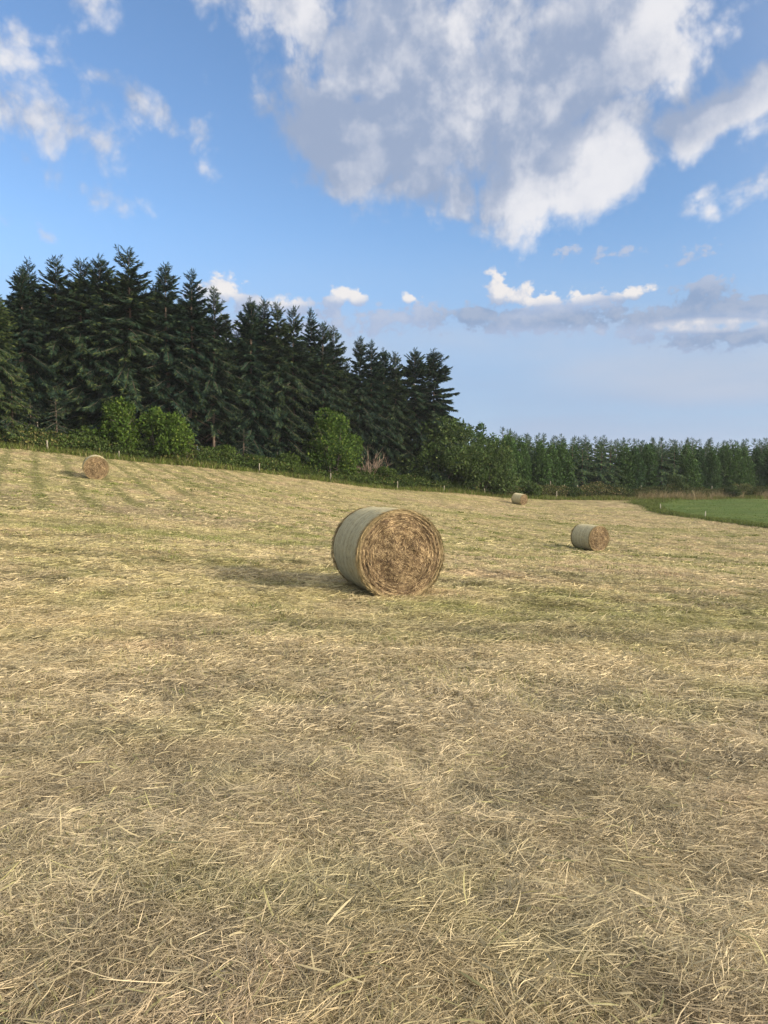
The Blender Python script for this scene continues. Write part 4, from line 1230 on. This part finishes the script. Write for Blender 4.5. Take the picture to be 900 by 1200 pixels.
# ------------------------------------------------------------------ air
def build_haze():
    m, q, out = new_mat('haze_air')
    v = q.n.new('ShaderNodeVolumePrincipled')
    v.inputs['Color'].default_value = (0.90, 0.94, 1.0, 1)
    v.inputs['Density'].default_value = HAZE
    v.inputs['Anisotropy'].default_value = 0.2
    q.l.new(v.outputs[0], out.inputs['Volume'])
    X, z0, z1 = 1700.0, -11.0, 45.0
    vs = [(x, y, z) for z in (z0, z1) for y in (-X, X) for x in (-X, X)]
    fs = [(0, 2, 3, 1), (4, 5, 7, 6), (0, 1, 5, 4), (1, 3, 7, 5), (3, 2, 6, 7), (2, 0, 4, 6)]
    me = bpy.data.meshes.new('haze'); me.from_pydata(vs, [], fs); me.materials.append(m)
    o = bpy.data.objects.new('haze', me); COL.objects.link(o)
    tag(o, 'thin pale evening haze over the whole field', 'haze', kind='stuff')
HAZE = 0.00016
build_haze()

# ------------------------------------------------------------------ fence posts
def post_mesh(name, seed, h, w, mat):
    rs = np.random.default_rng(seed)
    hs = np.linspace(-0.4, h, 7)
    pts = np.stack([0.02 * np.sin(hs * 2 + seed), 0 * hs, hs], -1)
    rad = w * (1 + rs.normal(0, .05, 7)); rad[-1] *= 0.92
    v, f, s, c = tube(pts, rad, 9)
    m = len(v)
    v = np.concatenate([v, [[pts[-1, 0], 0, h + 0.03]]])
    k0 = m - 9
    cap = [];
    for j in range(9): cap += [k0 + j, k0 + (j + 1) % 9, m]
    st = np.concatenate([s, len(f) + np.arange(9) * 3]); f = np.concatenate([f, cap])
    return mesh_np(name, v, f, st, mat)
pp = [post_mesh('fence_post', 3, 1.25, 0.075, M_POST), post_mesh('fence_post', 8, 1.2, 0.065, M_POST)]
pu = set()
POSTS = [ # u, v foot, offset from the field edge, height, label
    (56, 526, 0.3, 1.25, 'weathered fence post at the field edge up slope of the left bale'),
    (140, 540, 0.3, 1.0, 'weathered fence post in front of the first leafy bush'),
    (220, 544, 1.6, 1.9, 'tall pale fence post just right of the two leafy bushes'),
    (304, 555, 0.4, 1.2, 'weathered fence post at the field edge below the bare trunks'),
    (387, 566, 0.3, 1.2, 'weathered fence post at the foot of the tall green hazel'),
    (466, 575, 0.2, 1.2, 'weathered fence post left of the willow thicket, above the largest bale'),
    (520, 579, 0.2, 0.9, 'short fence post half hidden in grass before the willow thicket'),
    (568, 582, 0.2, 1.1, 'fence post before the willows left of the smallest bale'),
    (652, 584, 0.3, 1.3, 'fence post at the field edge right of the smallest bale'),
    (45, 515, 4.8, 2.3, 'white topped fence post deep in the brambles under the left saplings'),
    (111, 522, 4.8, 2.2, 'pale fence post top in the brambles left of the two leafy bushes'),
    (326, 545, 4.8, 2.0, 'pale post top in the brambles below the middle of the wood'),
    (645, 575, 4.4, 2.3, 'pale fence post standing up from the hedge, right of the willow tail'),
    (661, 576, 4.4, 1.9, 'lower post top in the hedge, second in a line of four'),
    (677, 577, 4.4, 1.8, 'lower post top in the hedge, third in a line of four'),
    (718, 578, 4.4, 2.0, 'post top of a close pair above the hedge, left one'),
    (725, 578, 4.4, 1.9, 'post top of a close pair above the hedge, right one'),
    (751, 578, 4.4, 2.0, 'post top above the dark low hedge shrub'),
    (780, 578, 4.4, 2.1, 'pale post left of the larger dark rounded shrub'),
    (806, 580, 4.4, 1.8, 'post top in pale dry grass right of the larger rounded shrub'),
    (834, 580, 4.4, 1.8, 'post top in pale dry grass midway to the right edge'),
    (878, 580, 4.4, 2.2, 'rightmost post standing in dry grass by the far hedge'),
]
for i, (u, v, off, h, lab) in enumerate(POSTS):
    Y = 80.0
    for _ in range(12):
        X, Z = at(u, v, Y); Y = float(field_edge(X)) + off
    k = i % 2
    o = pp[k] if k not in pu else pp[k].copy()
    if k in pu: COL.objects.link(o)
    pu.add(k)
    o.location = (X, Y, T(X, Y)); o.scale = (0.85, 0.85, 0.78 * h / 1.2)
    o.rotation_euler = (random.uniform(-.05, .05), random.uniform(-.06, .06), random.uniform(0, 6))
    tag(o, lab, 'fence post', 'posts of the field fence')
st = post_mesh('marker_stake', 15, 0.72, 0.045, M_STAKE)
for i, (u, v, Y, lab) in enumerate(((774, 593, 84, 'pale stake in the pasture edge, farther and smaller of two'), (826, 604, 70, 'pale leaning stake in the pasture edge, nearer of two'))):
    o = st if i == 0 else st.copy()
    if i: COL.objects.link(o)
    X, Z = at(u, v, Y)
    o.location = (X, Y, T(X, Y)); o.rotation_euler = (0, 0.1 * i, 0)
    tag(o, lab, 'stake', 'stakes along the pasture')
